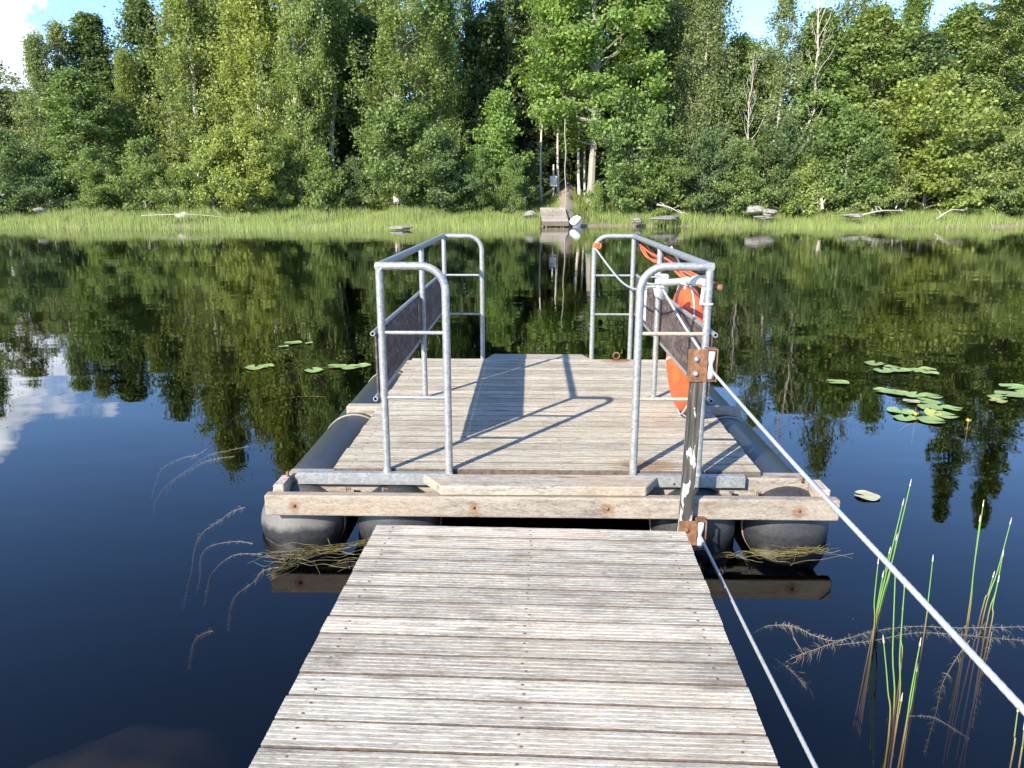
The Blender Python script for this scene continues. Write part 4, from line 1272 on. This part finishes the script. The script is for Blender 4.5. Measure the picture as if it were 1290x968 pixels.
def build_ferry_things():
    # life buoy hanging outside the right panel
    c = f2w(1.06, 5.16, .835)
    root = empty('lifebuoy', c, _fa); tag(root, 'orange lifebuoy hanging outside the right railing panel', 'lifebuoy')
    n1, n2 = 40, 14; vs = []; fs = []
    for i in range(n1):
        a = 2 * math.pi * i / n1
        for j in range(n2):
            b = 2 * math.pi * j / n2; rr = .325 + .115 * math.cos(b)
            vs.append((.068 * math.sin(b), rr * math.cos(a), rr * math.sin(a)))
    for i in range(n1):
        for j in range(n2):
            fs.append((i * n2 + j, i * n2 + (j + 1) % n2, ((i + 1) % n1) * n2 + (j + 1) % n2, ((i + 1) % n1) * n2 + j))
    mb = MB(); mb.add(vs, fs, M['orange'], True); ring = mb.build('ring', root)
    for a0, mt, nm in ((82, 'dark_band', 'strap'), (155, 'white', 'reflective_band'), (335, 'white', 'reflective_band')):
        vs = []; fs = []; k = 5
        for i in range(k):
            a = R(a0 + (i - 2) * (1.0 if mt == 'white' else 4.0))
            for j in range(n2):
                b = 2 * math.pi * j / n2; rr = .325 + .118 * math.cos(b)
                vs.append((.071 * math.sin(b), rr * math.cos(a), rr * math.sin(a)))
        for i in range(k - 1):
            for j in range(n2):
                fs.append((i * n2 + j, i * n2 + (j + 1) % n2, (i + 1) * n2 + (j + 1) % n2, (i + 1) * n2 + j))
        mb = MB(); mb.add(vs, fs, M[mt], True); mb.build(nm, root)
    pts = []
    for i in range(48):
        a = 2 * math.pi * i / 48; sag = .022 * abs(math.sin(2 * (a - R(48))))
        pts.append((.01 * math.sin(4 * a) - .02, (.432 + sag) * math.cos(a), (.432 + sag) * math.sin(a)))
    mb = MB(); mb.tube(pts, .006, M['white'], 6, closed=True); mb.build('grab_line', root)
    mb = MB(); mb.tube(smooth_path([(-.03, -.05, .40), (-.06, -.03, .55), (-.13, 0, .69)], 4), .007, M['white'], 6); mb.build('hanging_cord', root)
    # orange throw line draped along the right railing
    base = f2w(.99, 5.5, 1.3)
    root = empty('throw_line', base, _fa); tag(root, 'orange throw line hanked along the right top rail', 'rope')
    rng = random.Random(4); mb = MB()
    for k in range(6):
        ox, oz = rng.uniform(-.025, .025), rng.uniform(-.035, .045)
        pts = []
        for (y, z) in ((6.95, 1.43), (6.5, 1.385), (6.0, 1.38), (5.62, 1.42), (5.2, 1.385), (4.8, 1.375), (4.45, 1.375), (4.15, 1.39)):
            pts.append((ox + rng.uniform(-.012, .012), y - 5.5, z - 1.3 + oz * (0.25 if y in (6.95, 5.62, 4.15) else 1) + rng.uniform(-.01, .01)))
        mb.tube(smooth_path(pts, 5), .0075, M['orange_rope'], 6)
    mb.build('hank', root)
    mb = MB(); mb.tube([(-.02, -1.42, .085), (.012, -1.42, .080)], .018, M['rust'], 16); mb.tube([(.012, -1.42, .080), (.022, -1.42, .079)], .020, M['rust'], 16); mb.build('line_reel', root)
    mb = MB()
    for y in (.1, 1.40):
        mb.tube(smooth_path([(-.05, y, .18), (.0, y - .02, .05), (.03, y, .15), (-.05, y, .215)], 4), .012, M['black'], 6)
    mb.build('tie', root)
    # thin lines
    rope('hauling_line', 'white line sagging from the rear hoop to the white pulley', [f2w(.575, 7.04, 1.40), f2w(.66, 6.6, 1.27), f2w(.72, 6.0, 1.19), f2w(.75, 5.3, 1.22), f2w(.775, 4.68, 1.33)], .008, M['cable'])
    mb = MB(); c = f2w(.575, 7.04, 1.40)
    for k in range(3):
        mb.tube([c + Vector((.022 + .032 * math.cos(a * .5236 + k), .015 * k - .045, .012 * math.sin(a * .5236 * 2) + .012 + .014 * math.sin(a * .5236 + k))) for a in range(12)], .006, M['orange_rope'], 6, closed=True)
    o = mb.build('rope_knot', None, tuple(c)); tag(o, 'small orange rope knot tied at the rear hoop of the right railing', 'rope')
    p1 = f2w(.80, 4.63, 1.30); p2 = f2w(.895, 3.76, 1.04)
    rope('pulley_line', 'white line running from the white pulley down to the upper rusty plate', [p1, (p1 + p2) / 2 + Vector((0, 0, -.012)), p2], .0075, M['cable'])
    mb = MB(); c = f2w(.775, 4.62, 1.345); pts = []
    for k in range(26):
        a = k / 26 * 2 * math.pi * 2
        pts.append(c + Vector((-.045 + .07 * math.cos(a), -.02 + .01 * k / 26, .015 + .03 * math.sin(a) + .012 * math.sin(a * .5))))
    mb.tube(pts, .005, M['cable'], 6); o = mb.build('wire_loop', None, tuple(c)); tag(o, 'loose loops of white line around the pulley', 'rope')
    # ferry cables to the near shore
    a = f2w(.902, 3.74, 1.01); b = at_y(1290, 895, 1.2); d = (b - a).normalized()
    e = b + d * 9.0
    rope('ferry_cable', 'upper pale cable running from the top rusty plate out past the right side', [a, (a + b) / 2 + Vector((0, 0, -.012)), b, b + d * 3, e], .0076, M['cable'], 'cable', 8, 10)
    a = f2w(.902, 3.74, .11); b = at_z(1028, 968, .19); d = (b - a).normalized()
    rope('ferry_cable', 'lower pale cable running from the bottom rusty plate beside the jetty', [a, (a + b) / 2 + Vector((0, 0, -.004)), b, b + d * 2, b + d * 7 + Vector((0, 0, .3))], .0076, M['cable'], 'cable', 8, 10)


# ------------------------------------------------------------------ water plants
def lily(px, py, wpx, mat, label, group, seed, tilt=0.0, rz=None):
    p = at_z(px, py, 0.006)
    zc = p.y * _c + CZ * _s; r = wpx / F * zc / 2
    rng = random.Random(seed); n = 30; vs = [(0.12 * r, 0, .001)]; fs = []
    for ring, rr in enumerate((.35, .7, .92, 1.0)):
        for i in range(n + 1):
            a = R(16) + (2 * math.pi - R(32)) * i / n
            k = rr * (1 + .05 * math.sin(a * 2 + seed) + .018 * math.sin(a * 7 + seed))
            vs.append((k * r * 1.06 * math.cos(a), k * r * math.sin(a), (.004 if ring == 3 else .001) * (1 + math.sin(a * 3 + seed)) + (.002 if ring == 2 else 0)))
    m = n + 1
    for i in range(n): fs.append((0, 1 + i, 2 + i))
    for q in range(3):
        for i in range(n):
            a = 1 + q * m + i; fs.append((a, a + m, a + m + 1, a + 1))
    mb = MB(); mb.add(vs, fs, mat, True)
    o = mb.build('lily_pad'); o.location = (p.x, p.y, .004 + (seed % 5) * .0016)
    o.rotation_euler = (R(tilt), 0, rng.uniform(0, 6.28) if rz is None else rz)
    tag(o, label, 'lily pad', group)
    return o


def build_lilies():
    def c2(u, v): return 940 + u * 350 / 1210, 420 + v * 280 / 968
    k = 350 / 1210
    g1 = 'lily pads in the far row on the right'
    rows = [(558, 131, 85, 'lily', 'leftmost green lily pad of the far right row'), (635, 147, 60, 'lily', 'small lily pad second from left in the far right row'),
            (600, 163, 90, 'lily', 'flat green pad in front of the far right row'), (672, 162, 80, 'lily', 'middle green pad of the far right row'),
            (735, 161, 85, 'lily', 'pad just left of the yellowing pad in the far right row'), (790, 155, 66, 'lily_old', 'yellowing red edged pad in the far right row'),
            (800, 172, 66, 'lily', 'rightmost pad of the far right row')]
    i = 0
    for (u, v, w, m, lab) in rows:
        x, y = c2(u, v); i += 1; lily(x, y, w * k, M[m], lab, g1, i)
    x, y = c2(400, 214); lily(x, y, 85 * k, M['lily'], 'single green pad apart between the raft and the right clusters', None, 9)
    g2 = 'lily pads in the big right cluster'
    rows = [(600, 250, 90, 'lily', 'leftmost pad at the back of the big right cluster'), (650, 258, 105, 'lily', 'second pad at the back of the big right cluster'),
            (735, 270, 95, 'lily', 'third pad at the back of the big right cluster'), (803, 272, 90, 'lily', 'right end pad in the back row of the big cluster'),
            (790, 297, 98, 'lily', 'wide pad right of the pale pad in the big cluster'), (720, 297, 66, 'lily_pale', 'pale dry pad in the middle of the big cluster'),
            (672, 340, 105, 'lily', 'left pad in the front half of the big cluster'), (800, 325, 100, 'lily', 'centre pad in the front half of the big cluster'),
            (893, 325, 80, 'lily', 'outlying pad at the right of the big cluster'), (692, 369, 96, 'lily', 'front left pad of the big cluster'),
            (862, 357, 105, 'lily', 'pad under the folded leaf at the right of the big cluster'), (805, 380, 112, 'lily', 'nearest broad pad of the big cluster')]
    for (u, v, w, m, lab) in rows:
        x, y = c2(u, v); i += 1; lily(x, y, w * k, M[m], lab, g2, i + 4)
    x, y = c2(812, 357); o = lily(x, y, 70 * k, M['lily_old'], 'folded yellow green leaf standing up in the big cluster', g2, 40, 24, .4); o.location.z = .02
    g3 = 'lily pads at the right edge of the picture'
    for (u, v, w, m, lab) in [(1163, 234, 105, 'lily', 'back pad of the group at the right edge'), (1148, 265, 115, 'lily', 'front broad pad of the group at the right edge'),
                              (1092, 278, 76, 'lily', 'left small pad of the group at the right edge'), (1215, 256, 80, 'lily', 'pad cut by the right edge of the picture'),
                              (1098, 296, 70, 'lily_old', 'yellow sunken pad of the group at the right edge')]:
        x, y = c2(u, v); i += 1; lily(x, y, w * k, M[m], lab, g3, i + 9)
    x, y = c2(526, 708); lily(x, y, 104 * k, M['lily_pale'], 'lone torn pale pad nearest the raft corner on the right', None, 61, 0, 2.6)
    g4 = 'lily pads on the left of the raft'
    for (u, v, w, m, lab) in [(745, 387, 40, 'lily', 'far small pad of the left pads, middle of its row'), (785, 388, 18, 'lily', 'tiny far pad at the right of the left row'),
                              (720, 397, 22, 'lily', 'tiny far pad at the left of the left row'), (648, 449, 50, 'lily', 'outermost left lily pad'), (676, 446, 40, 'lily', 'pad touching the outermost left pad'),
                              (797, 457, 46, 'lily', 'single near pad on the left, in front of the others'), (856, 447, 44, 'lily', 'left one of three joined pads beside the raft'),
                              (890, 450, 48, 'lily', 'middle one of three joined pads beside the raft'), (922, 444, 38, 'lily', 'right one of three joined pads beside the raft')]:
        i += 1; lily(u * .496, 240 + v * .496, w * .496 * 1.05, M[m], lab, g4, i + 17)
    # flower and bud
    for (u, v, s, lab) in [(739, 343, .020, 'yellow water lily flower standing in the big cluster'), (969, 371, .018, 'yellow green lily bud alone right of the big cluster')]:
        x, y = c2(u, v); p = at_z(x, y, 0.05)
        root = empty('water_lily_flower', (p.x, p.y, 0)); tag(root, lab, 'flower')
        mb = MB(); mb.tube([(0, 0, -.25), (0, 0, .025)], .005, M['stem'], 6); mb.build('stem', root)
        mb = MB()
        for q in range(5):
            a = q * 2 * math.pi / 5; dx, dy = math.cos(a), math.sin(a)
            vs = [(dx * s * .3, dy * s * .3, .022), (dx * s - dy * s * .5, dy * s + dx * s * .5, .034), (dx * s * 1.15, dy * s * 1.15, .046), (dx * s + dy * s * .5, dy * s - dx * s * .5, .034)]
            mb.add(vs, [(0, 1, 2, 3)], M['yellow'], True)
        mb.lathe([(0, .022), (s * .5, .025), (s * .6, .035), (0, .042)], M['yellow'], 10); mb.build('petals', root)


def build_rushes():
    def c3(u, v): return 940 + u * .38, 600 + v * .3802
    clumps = [
        ('rush clump leaning right of the raft, left of the tall cable crossing', [((425, 520), (543, 32)), ((418, 525), (518, 97)), ((428, 512), (474, 256)), ((420, 540), (437, 290)), ((424, 530), (452, 335)), ((432, 505), (497, 212))]),
        ('rush clump nearest the viewer at the lower right', [((472, 860), (456, 552)), ((482, 830), (494, 330)), ((520, 880), (575, 562)), ((527, 870), (564, 646)), ((495, 850), (514, 745)), ((500, 800), (525, 365)), ((512, 640), (519, 442))]),
        ('pair of upright rushes under the spruce reflection', [((733, 480), (785, 100)), ((738, 475), (774, 150))]),
        ('rush clump at the right with a bare side twig', [((785, 470), (875, 158)), ((795, 500), (850, 265)), ((780, 450), (818, 335)), ((808, 515), (835, 350))]),
        ('single thin rush between the two right clumps', [((590, 520), (618, 282))]),
        ('rushes cut by the lower right corner', [((905, 960), (921, 840)), ((880, 940), (900, 780))]),
    ]
    for lab, st in clumps:
        b0 = at_z(*c3(*st[0][0]), 0)
        root = empty('rush_clump', b0); tag(root, lab, 'rush', 'rushes standing in the water')
        for (b, t) in st:
            pb = at_z(*c3(*b), 0); pt = at_y(*c3(*t), pb.y + .03)
            if pt.z < .05: pt.z = .1
            dn = pb - (pt - pb).normalized() * .05 + Vector((random.uniform(-.05, .02), random.uniform(-.02, .02), -.7))
            mid = (pb + pt) / 2 + Vector((random.uniform(-.006, .006), 0, 0))
            path = [p - b0 for p in smooth_path([dn, pb, mid, pt], 5)]
            L = len(path)
            mb = MB(); mb.tube(path, [.0034 * (1.05 - .55 * i / L) for i in range(L)], M['stem'], 7)
            mb.tube([path[-1], path[-1] + (path[-1] - path[-2]).normalized() * .03], [.0032, .001], M['stem_tip'], 6)
            mb.build('stem', root)


def milfoil(label, pts, mat, z0, z1, r=.0019, whorl=.026, step=.011, dens=7, name='water_weed', side=None):
    n = len(pts); P3 = []
    for i, (x, y) in enumerate(pts):
        z = z0 + (z1 - z0) * 1.25 * (i / (n - 1)) ** 1.4
        P3.append(at_z(x, y, z))
    path = smooth_path(P3, 8); mb = MB(); mb.tube(path, r, mat, 5)
    acc = 0; rng = random.Random(hash(label) % 999 if False else len(label) * 7 + n)
    for i in range(1, len(path)):
        d = path[i] - path[i - 1]; acc += d.length
        while acc > step:
            acc -= step; t = d.normalized(); ax = t.cross(Vector((.2, .1, 1))).normalized(); ay = t.cross(ax)
            if rng.random() < .25: continue
            big = rng.uniform(.4, 1.3)
            for k in range(rng.randint(2, dens)):
                a = rng.uniform(0, 6.283); w = whorl * rng.uniform(.35, 1.3) * big
                v1 = (ax * math.cos(a) + ay * math.sin(a)) * w * .55 + t * w * rng.uniform(.1, .6)
                v2 = v1 + (ax * math.cos(a + .6) + ay * math.sin(a + .6)) * w * .3 + t * w * rng.uniform(.2, .8) + Vector((0, 0, -.35 * w))
                s = t * .0011; p = path[i]
                e1, e2 = p + v1, p + v2
                if z1 < -.01: e1.z = min(e1.z, .003); e2.z = min(e2.z, .003)
                mb.add([p - s, p + s, e1 + s * .8, e1 - s * .8, e2], [(0, 1, 2, 3), (3, 2, 4)], mat)
    o = mb.build(name, None, tuple(path[0])); tag(o, label, 'water plant', 'weeds under the water')
    return o


def build_weeds():
    def c(u, v): return 180 + u * .2686, 540 + v * .2686
    W = M['weed']
    milfoil('curved feathery weed left of the raft ending in a pale bud', [c(*p) for p in [(480, 370), (420, 390), (350, 440), (290, 480), (255, 530), (235, 600), (230, 660), (210, 740), (190, 850)]], W, -.004, -.42)
    milfoil('weed strand arching out of the left pontoon and down', [c(*p) for p in [(515, 540), (440, 530), (350, 542), (300, 562), (270, 610), (268, 700), (250, 780)]], W, -.002, -.34, whorl=.014)
    milfoil('second weed strand arching from the left pontoon, nearer the viewer', [c(*p) for p in [(560, 590), (450, 590), (390, 615), (340, 660), (310, 710), (290, 830)]], W, -.002, -.36, whorl=.014)
    milfoil('weed strand slanting down below the left beam reflection', [c(*p) for p in [(640, 650), (560, 670), (520, 720), (440, 780), (410, 850), (400, 950)]], W, -.01, -.38)
    milfoil('faint weed plume hanging deepest on the left', [c(*p) for p in [(330, 950), (290, 960), (250, 985), (230, 1040), (220, 1120)]], W, -.15, -.4)
    milfoil('outer left weed strand sweeping from the tree reflection', [c(*p) for p in [(495, 84), (400, 104), (300, 130), (200, 200), (110, 270), (60, 340), (50, 400)]], W, -.003, -.32)
    milfoil('upper one of the outer left weed strands', [c(*p) for p in [(300, 95), (250, 125), (180, 140), (90, 190), (60, 260), (40, 330)]], W, -.004, -.3)
    milfoil('short strand inside the outer left weeds', [c(*p) for p in [(430, 130), (310, 150), (230, 190), (150, 240), (110, 310)]], W, -.01, -.3)
    def d(u, v): return 940 + u * .38, 600 + v * .3802
    milfoil('long horizontal weed strand behind the rushes', [d(*p) for p in [(25, 520), (70, 497), (150, 497), (230, 530), (300, 545), (420, 515), (560, 498), (700, 503), (921, 500), (1000, 505)]], W, -.006, -.02, whorl=.028)
    milfoil('forked weed branch below the long strand', [d(*p) for p in [(330, 540), (270, 560), (200, 585), (150, 605), (100, 640)]], W, -.01, -.10, whorl=.04, dens=7)
    milfoil('bushy weed tuft at the end of the forked branch', [d(*p) for p in [(95, 605), (130, 630), (165, 660), (200, 705)]], W, -.05, -.14, whorl=.06, dens=8)
    milfoil('thin weed stem rising left of the forked branch', [d(*p) for p in [(148, 498), (160, 540), (185, 580)]], W, .01, -.03, whorl=.01)
    milfoil('sunken brown stem slanting below the right rushes', [d(*p) for p in [(740, 545), (700, 600), (650, 690), (630, 780), (590, 920)]], W, -.01, -.4, whorl=.03)
    milfoil('leafy sunken stem under the twiggy rush clump', [d(*p) for p in [(815, 515), (800, 590), (775, 680), (750, 830)]], W, -.004, -.4, whorl=.024)
    milfoil('second horizontal strand under the long weed', [d(*p) for p in [(300, 560), (420, 545), (560, 520), (700, 525), (800, 535), (921, 545)]], W, -.03, -.06, whorl=.03)
    milfoil('pale weed stem curving below the nearest rushes', [d(*p) for p in [(540, 795), (620, 800), (690, 840), (740, 870)]], W, -.06, -.2, whorl=.012)
    # pink stalks under the big lily cluster
    def c2(u, v): return 940 + u * 350 / 1210, 420 + v * 280 / 968
    milfoil('pinkish lily stalks sunken under the big cluster', [c2(*p) for p in [(745, 385), (700, 400), (665, 425)]], W, -.01, -.06, whorl=.004)
    milfoil('tangled golden weed seen beneath the left pads', [(330, 482), (370, 468), (415, 463), (455, 468)], M['weed_gold'], -.006, -.02, r=.0016, whorl=.02, step=.03)
    milfoil('olive weed drifting left of the raft beside the pontoon', [(290, 530), (330, 510), (375, 500), (410, 500)], M['weed_gold'], -.006, -.02, r=.0016, whorl=.02, step=.03)

    # golden tangles at the waterline by the pontoons
    def tangle(name, label, box, n, mat, seed, up=.02, core=None, r=.0012):
        rng = random.Random(seed); mb = MB(); x0, y0, x1, y1 = box
        for i in range(n):
            x, y = rng.uniform(x0, x1), rng.uniform(y0, y1); a = rng.uniform(-.35, .35) + (0 if rng.random() < .8 else 1.4); L = rng.uniform(22, 95)
            pts = []
            for k in range(5):
                t = k / 4 - .5
                p = at_z(x + t * L * math.cos(a), y + t * L * .45 * math.sin(a) + rng.uniform(-2.5, 2.5), 0)
                p.z = rng.uniform(-.022, .003); pts.append(p)
            if rng.random() < .08: pts[-1].z = up * rng.uniform(.5, 1.6)
            mb.tube(smooth_path(pts, 3), r * rng.uniform(.6, 1.4), mat, 5)
        if core:
            for q in range(20):
                pts = []
                for (x, y) in core:
                    p = at_z(x + rng.uniform(-7, 7), y + rng.uniform(-3.5, 3.5), 0); p.z = rng.uniform(-.04, .008); pts.append(p)
                mb.tube(smooth_path(pts, 4), .0022, M['moss'], 5)
        o = mb.build(name, None, tuple(at_z((x0 + x1) / 2, (y0 + y1) / 2, 0))); tag(o, label, 'water plant')
    tangle('weed_tangle', 'golden weed tangle floating before the two left pontoons', (330, 683, 462, 714), 24, M['weed_gold'], 1,
           core=[(342, 722), (366, 708), (392, 692), (425, 688), (470, 680)])
    tangle('weed_tangle', 'golden weed tangle floating before the outer right pontoon', (940, 685, 1040, 704), 14, M['weed_gold'], 2,
           core=[(950, 692), (985, 697), (1015, 694), (1040, 688)])
    tangle('weed_tangle', 'thin straws floating between the right pontoons', (915, 685, 985, 706), 12, M['weed_gold'], 3)
    rng = random.Random(21); mb = MB()
    for i in range(260):
        x, y = rng.uniform(-6, 6), rng.uniform(1.2, 12); r = rng.uniform(.001, .0036); a = rng.uniform(0, 6)
        if -1.7 < x < 2.0 and 3.4 < y < 7.6 or -.95 < x < .85 and y < 3.6: continue
        vs = [(x + r * math.cos(a + q * 1.2566) * (1 + .5 * (q % 2)), y + r * math.sin(a + q * 1.2566), .0012) for q in range(5)]
        mb.add(vs, [(0, 1, 2, 3, 4)], M['weed_gold'])
    o = mb.build('floating_specks'); tag(o, 'tiny bits of pollen and leaf floating on the water', 'debris', kind='stuff')
    p = at_z(125, 975, -.52)
    rock('sunken_boulder', 'brown boulder dimly seen under the water at the lower left', (p.x, p.y - .05, -.90), (.66, .62, .42), M['sunk_rock'], 77, None, .3)


# ------------------------------------------------------------------ light, sky, camera
SUN_AZ = 36.7; SUN_EL = 30.1
EXPO = 1.22


def build_world():
    w = bpy.data.worlds.new('World'); scene.world = w; w.use_nodes = True
    nt = w.node_tree; nt.nodes.clear()
    sky = N(nt, 'ShaderNodeTexSky', sky_type='NISHITA', sun_disc=False)
    sky.sun_elevation = R(SUN_EL); sky.sun_rotation = R(180 + SUN_AZ)
    sky.air_density = 1.0; sky.dust_density = 0.15; sky.ozone_density = 3.0
    tc = N(nt, 'ShaderNodeTexCoord')
    v = tc.outputs['Generated']
    n1 = noise(nt, mapping(nt, v, (1, 1, 2.0)), 4.2, 7, 0.60, 0.2)
    n2 = noise(nt, mapping(nt, v, (1, 1, 1.6), (4, 2, 1)), 9.0, 6, 0.6)
    az, el = R(-37), R(10.0)
    cdir = (math.sin(az) * math.cos(el), math.cos(az) * math.cos(el), math.sin(el))
    sub = N(nt, 'ShaderNodeVectorMath', {0: v, 1: cdir}, operation='SUBTRACT')
    ln = N(nt, 'ShaderNodeVectorMath', {0: mapping(nt, sub.outputs[0], (1.0, 1.0, 1.9))}, operation='LENGTH')
    blob = N(nt, 'ShaderNodeMapRange', {'Value': ln.outputs['Value'], 'From Min': 0.06, 'From Max': 0.36, 'To Min': 0.42, 'To Max': -0.42})
    dens = math_(nt, 'ADD', n1, blob.outputs[0])
    f = ramp(nt, dens, [(0.52, 0.0), (0.60, 0.85), (0.72, 1.0)])
    shade = ramp(nt, n2, [(0.3, (4.6, 5.1, 6.0)), (0.48, (8.5, 8.8, 9.3)), (0.65, (14.5, 14.6, 14.8))])
    col = mixc(nt, f, mixc(nt, 1.0, sky.outputs[0], (0.80, 0.93, 1.13), 'MULTIPLY'), shade)
    bg = N(nt, 'ShaderNodeBackground', {0: col, 1: 0.15})
    N(nt, 'ShaderNodeOutputWorld', {0: bg.outputs[0]})
    sun = bpy.data.lights.new('Sun', 'SUN'); sun.energy = 5.0; sun.angle = R(0.53); sun.color = (1.0, 0.91, 0.76)
    so = bpy.data.objects.new('Sun', sun); COL.objects.link(so)
    d = Vector((math.sin(R(SUN_AZ)) * math.cos(R(SUN_EL)), math.cos(R(SUN_AZ)) * math.cos(R(SUN_EL)), -math.sin(R(SUN_EL))))
    so.rotation_euler = d.to_track_quat('-Z', 'Y').to_euler(); so.location = (-20, -25, 30)


def build_camera():
    cam = bpy.data.cameras.new('Camera'); cam.sensor_width = 36; cam.lens = 36 * F / 1290; cam.clip_end = 4000; cam.clip_start = 0.05
    co = bpy.data.objects.new('Camera', cam); COL.objects.link(co)
    co.location = (0, 0, CZ); co.rotation_euler = (R(90) - PITCH, 0, 0)
    scene.camera = co


build_ground(); build_water()
build_vegetation()
build_far_shore()
build_dock(); build_ferry(); build_ferry_things()
build_lilies(); build_rushes(); build_weeds()
build_world(); build_camera()
vs = scene.view_settings
vs.view_transform = 'Standard'; vs.look = 'None'; vs.gamma = 1.0; vs.use_curve_mapping = False; vs.exposure = EXPO
scene.cycles.max_bounces = 8; scene.cycles.transparent_max_bounces = 12; scene.cycles.transmission_bounces = 4
scene.cycles.use_denoising = True
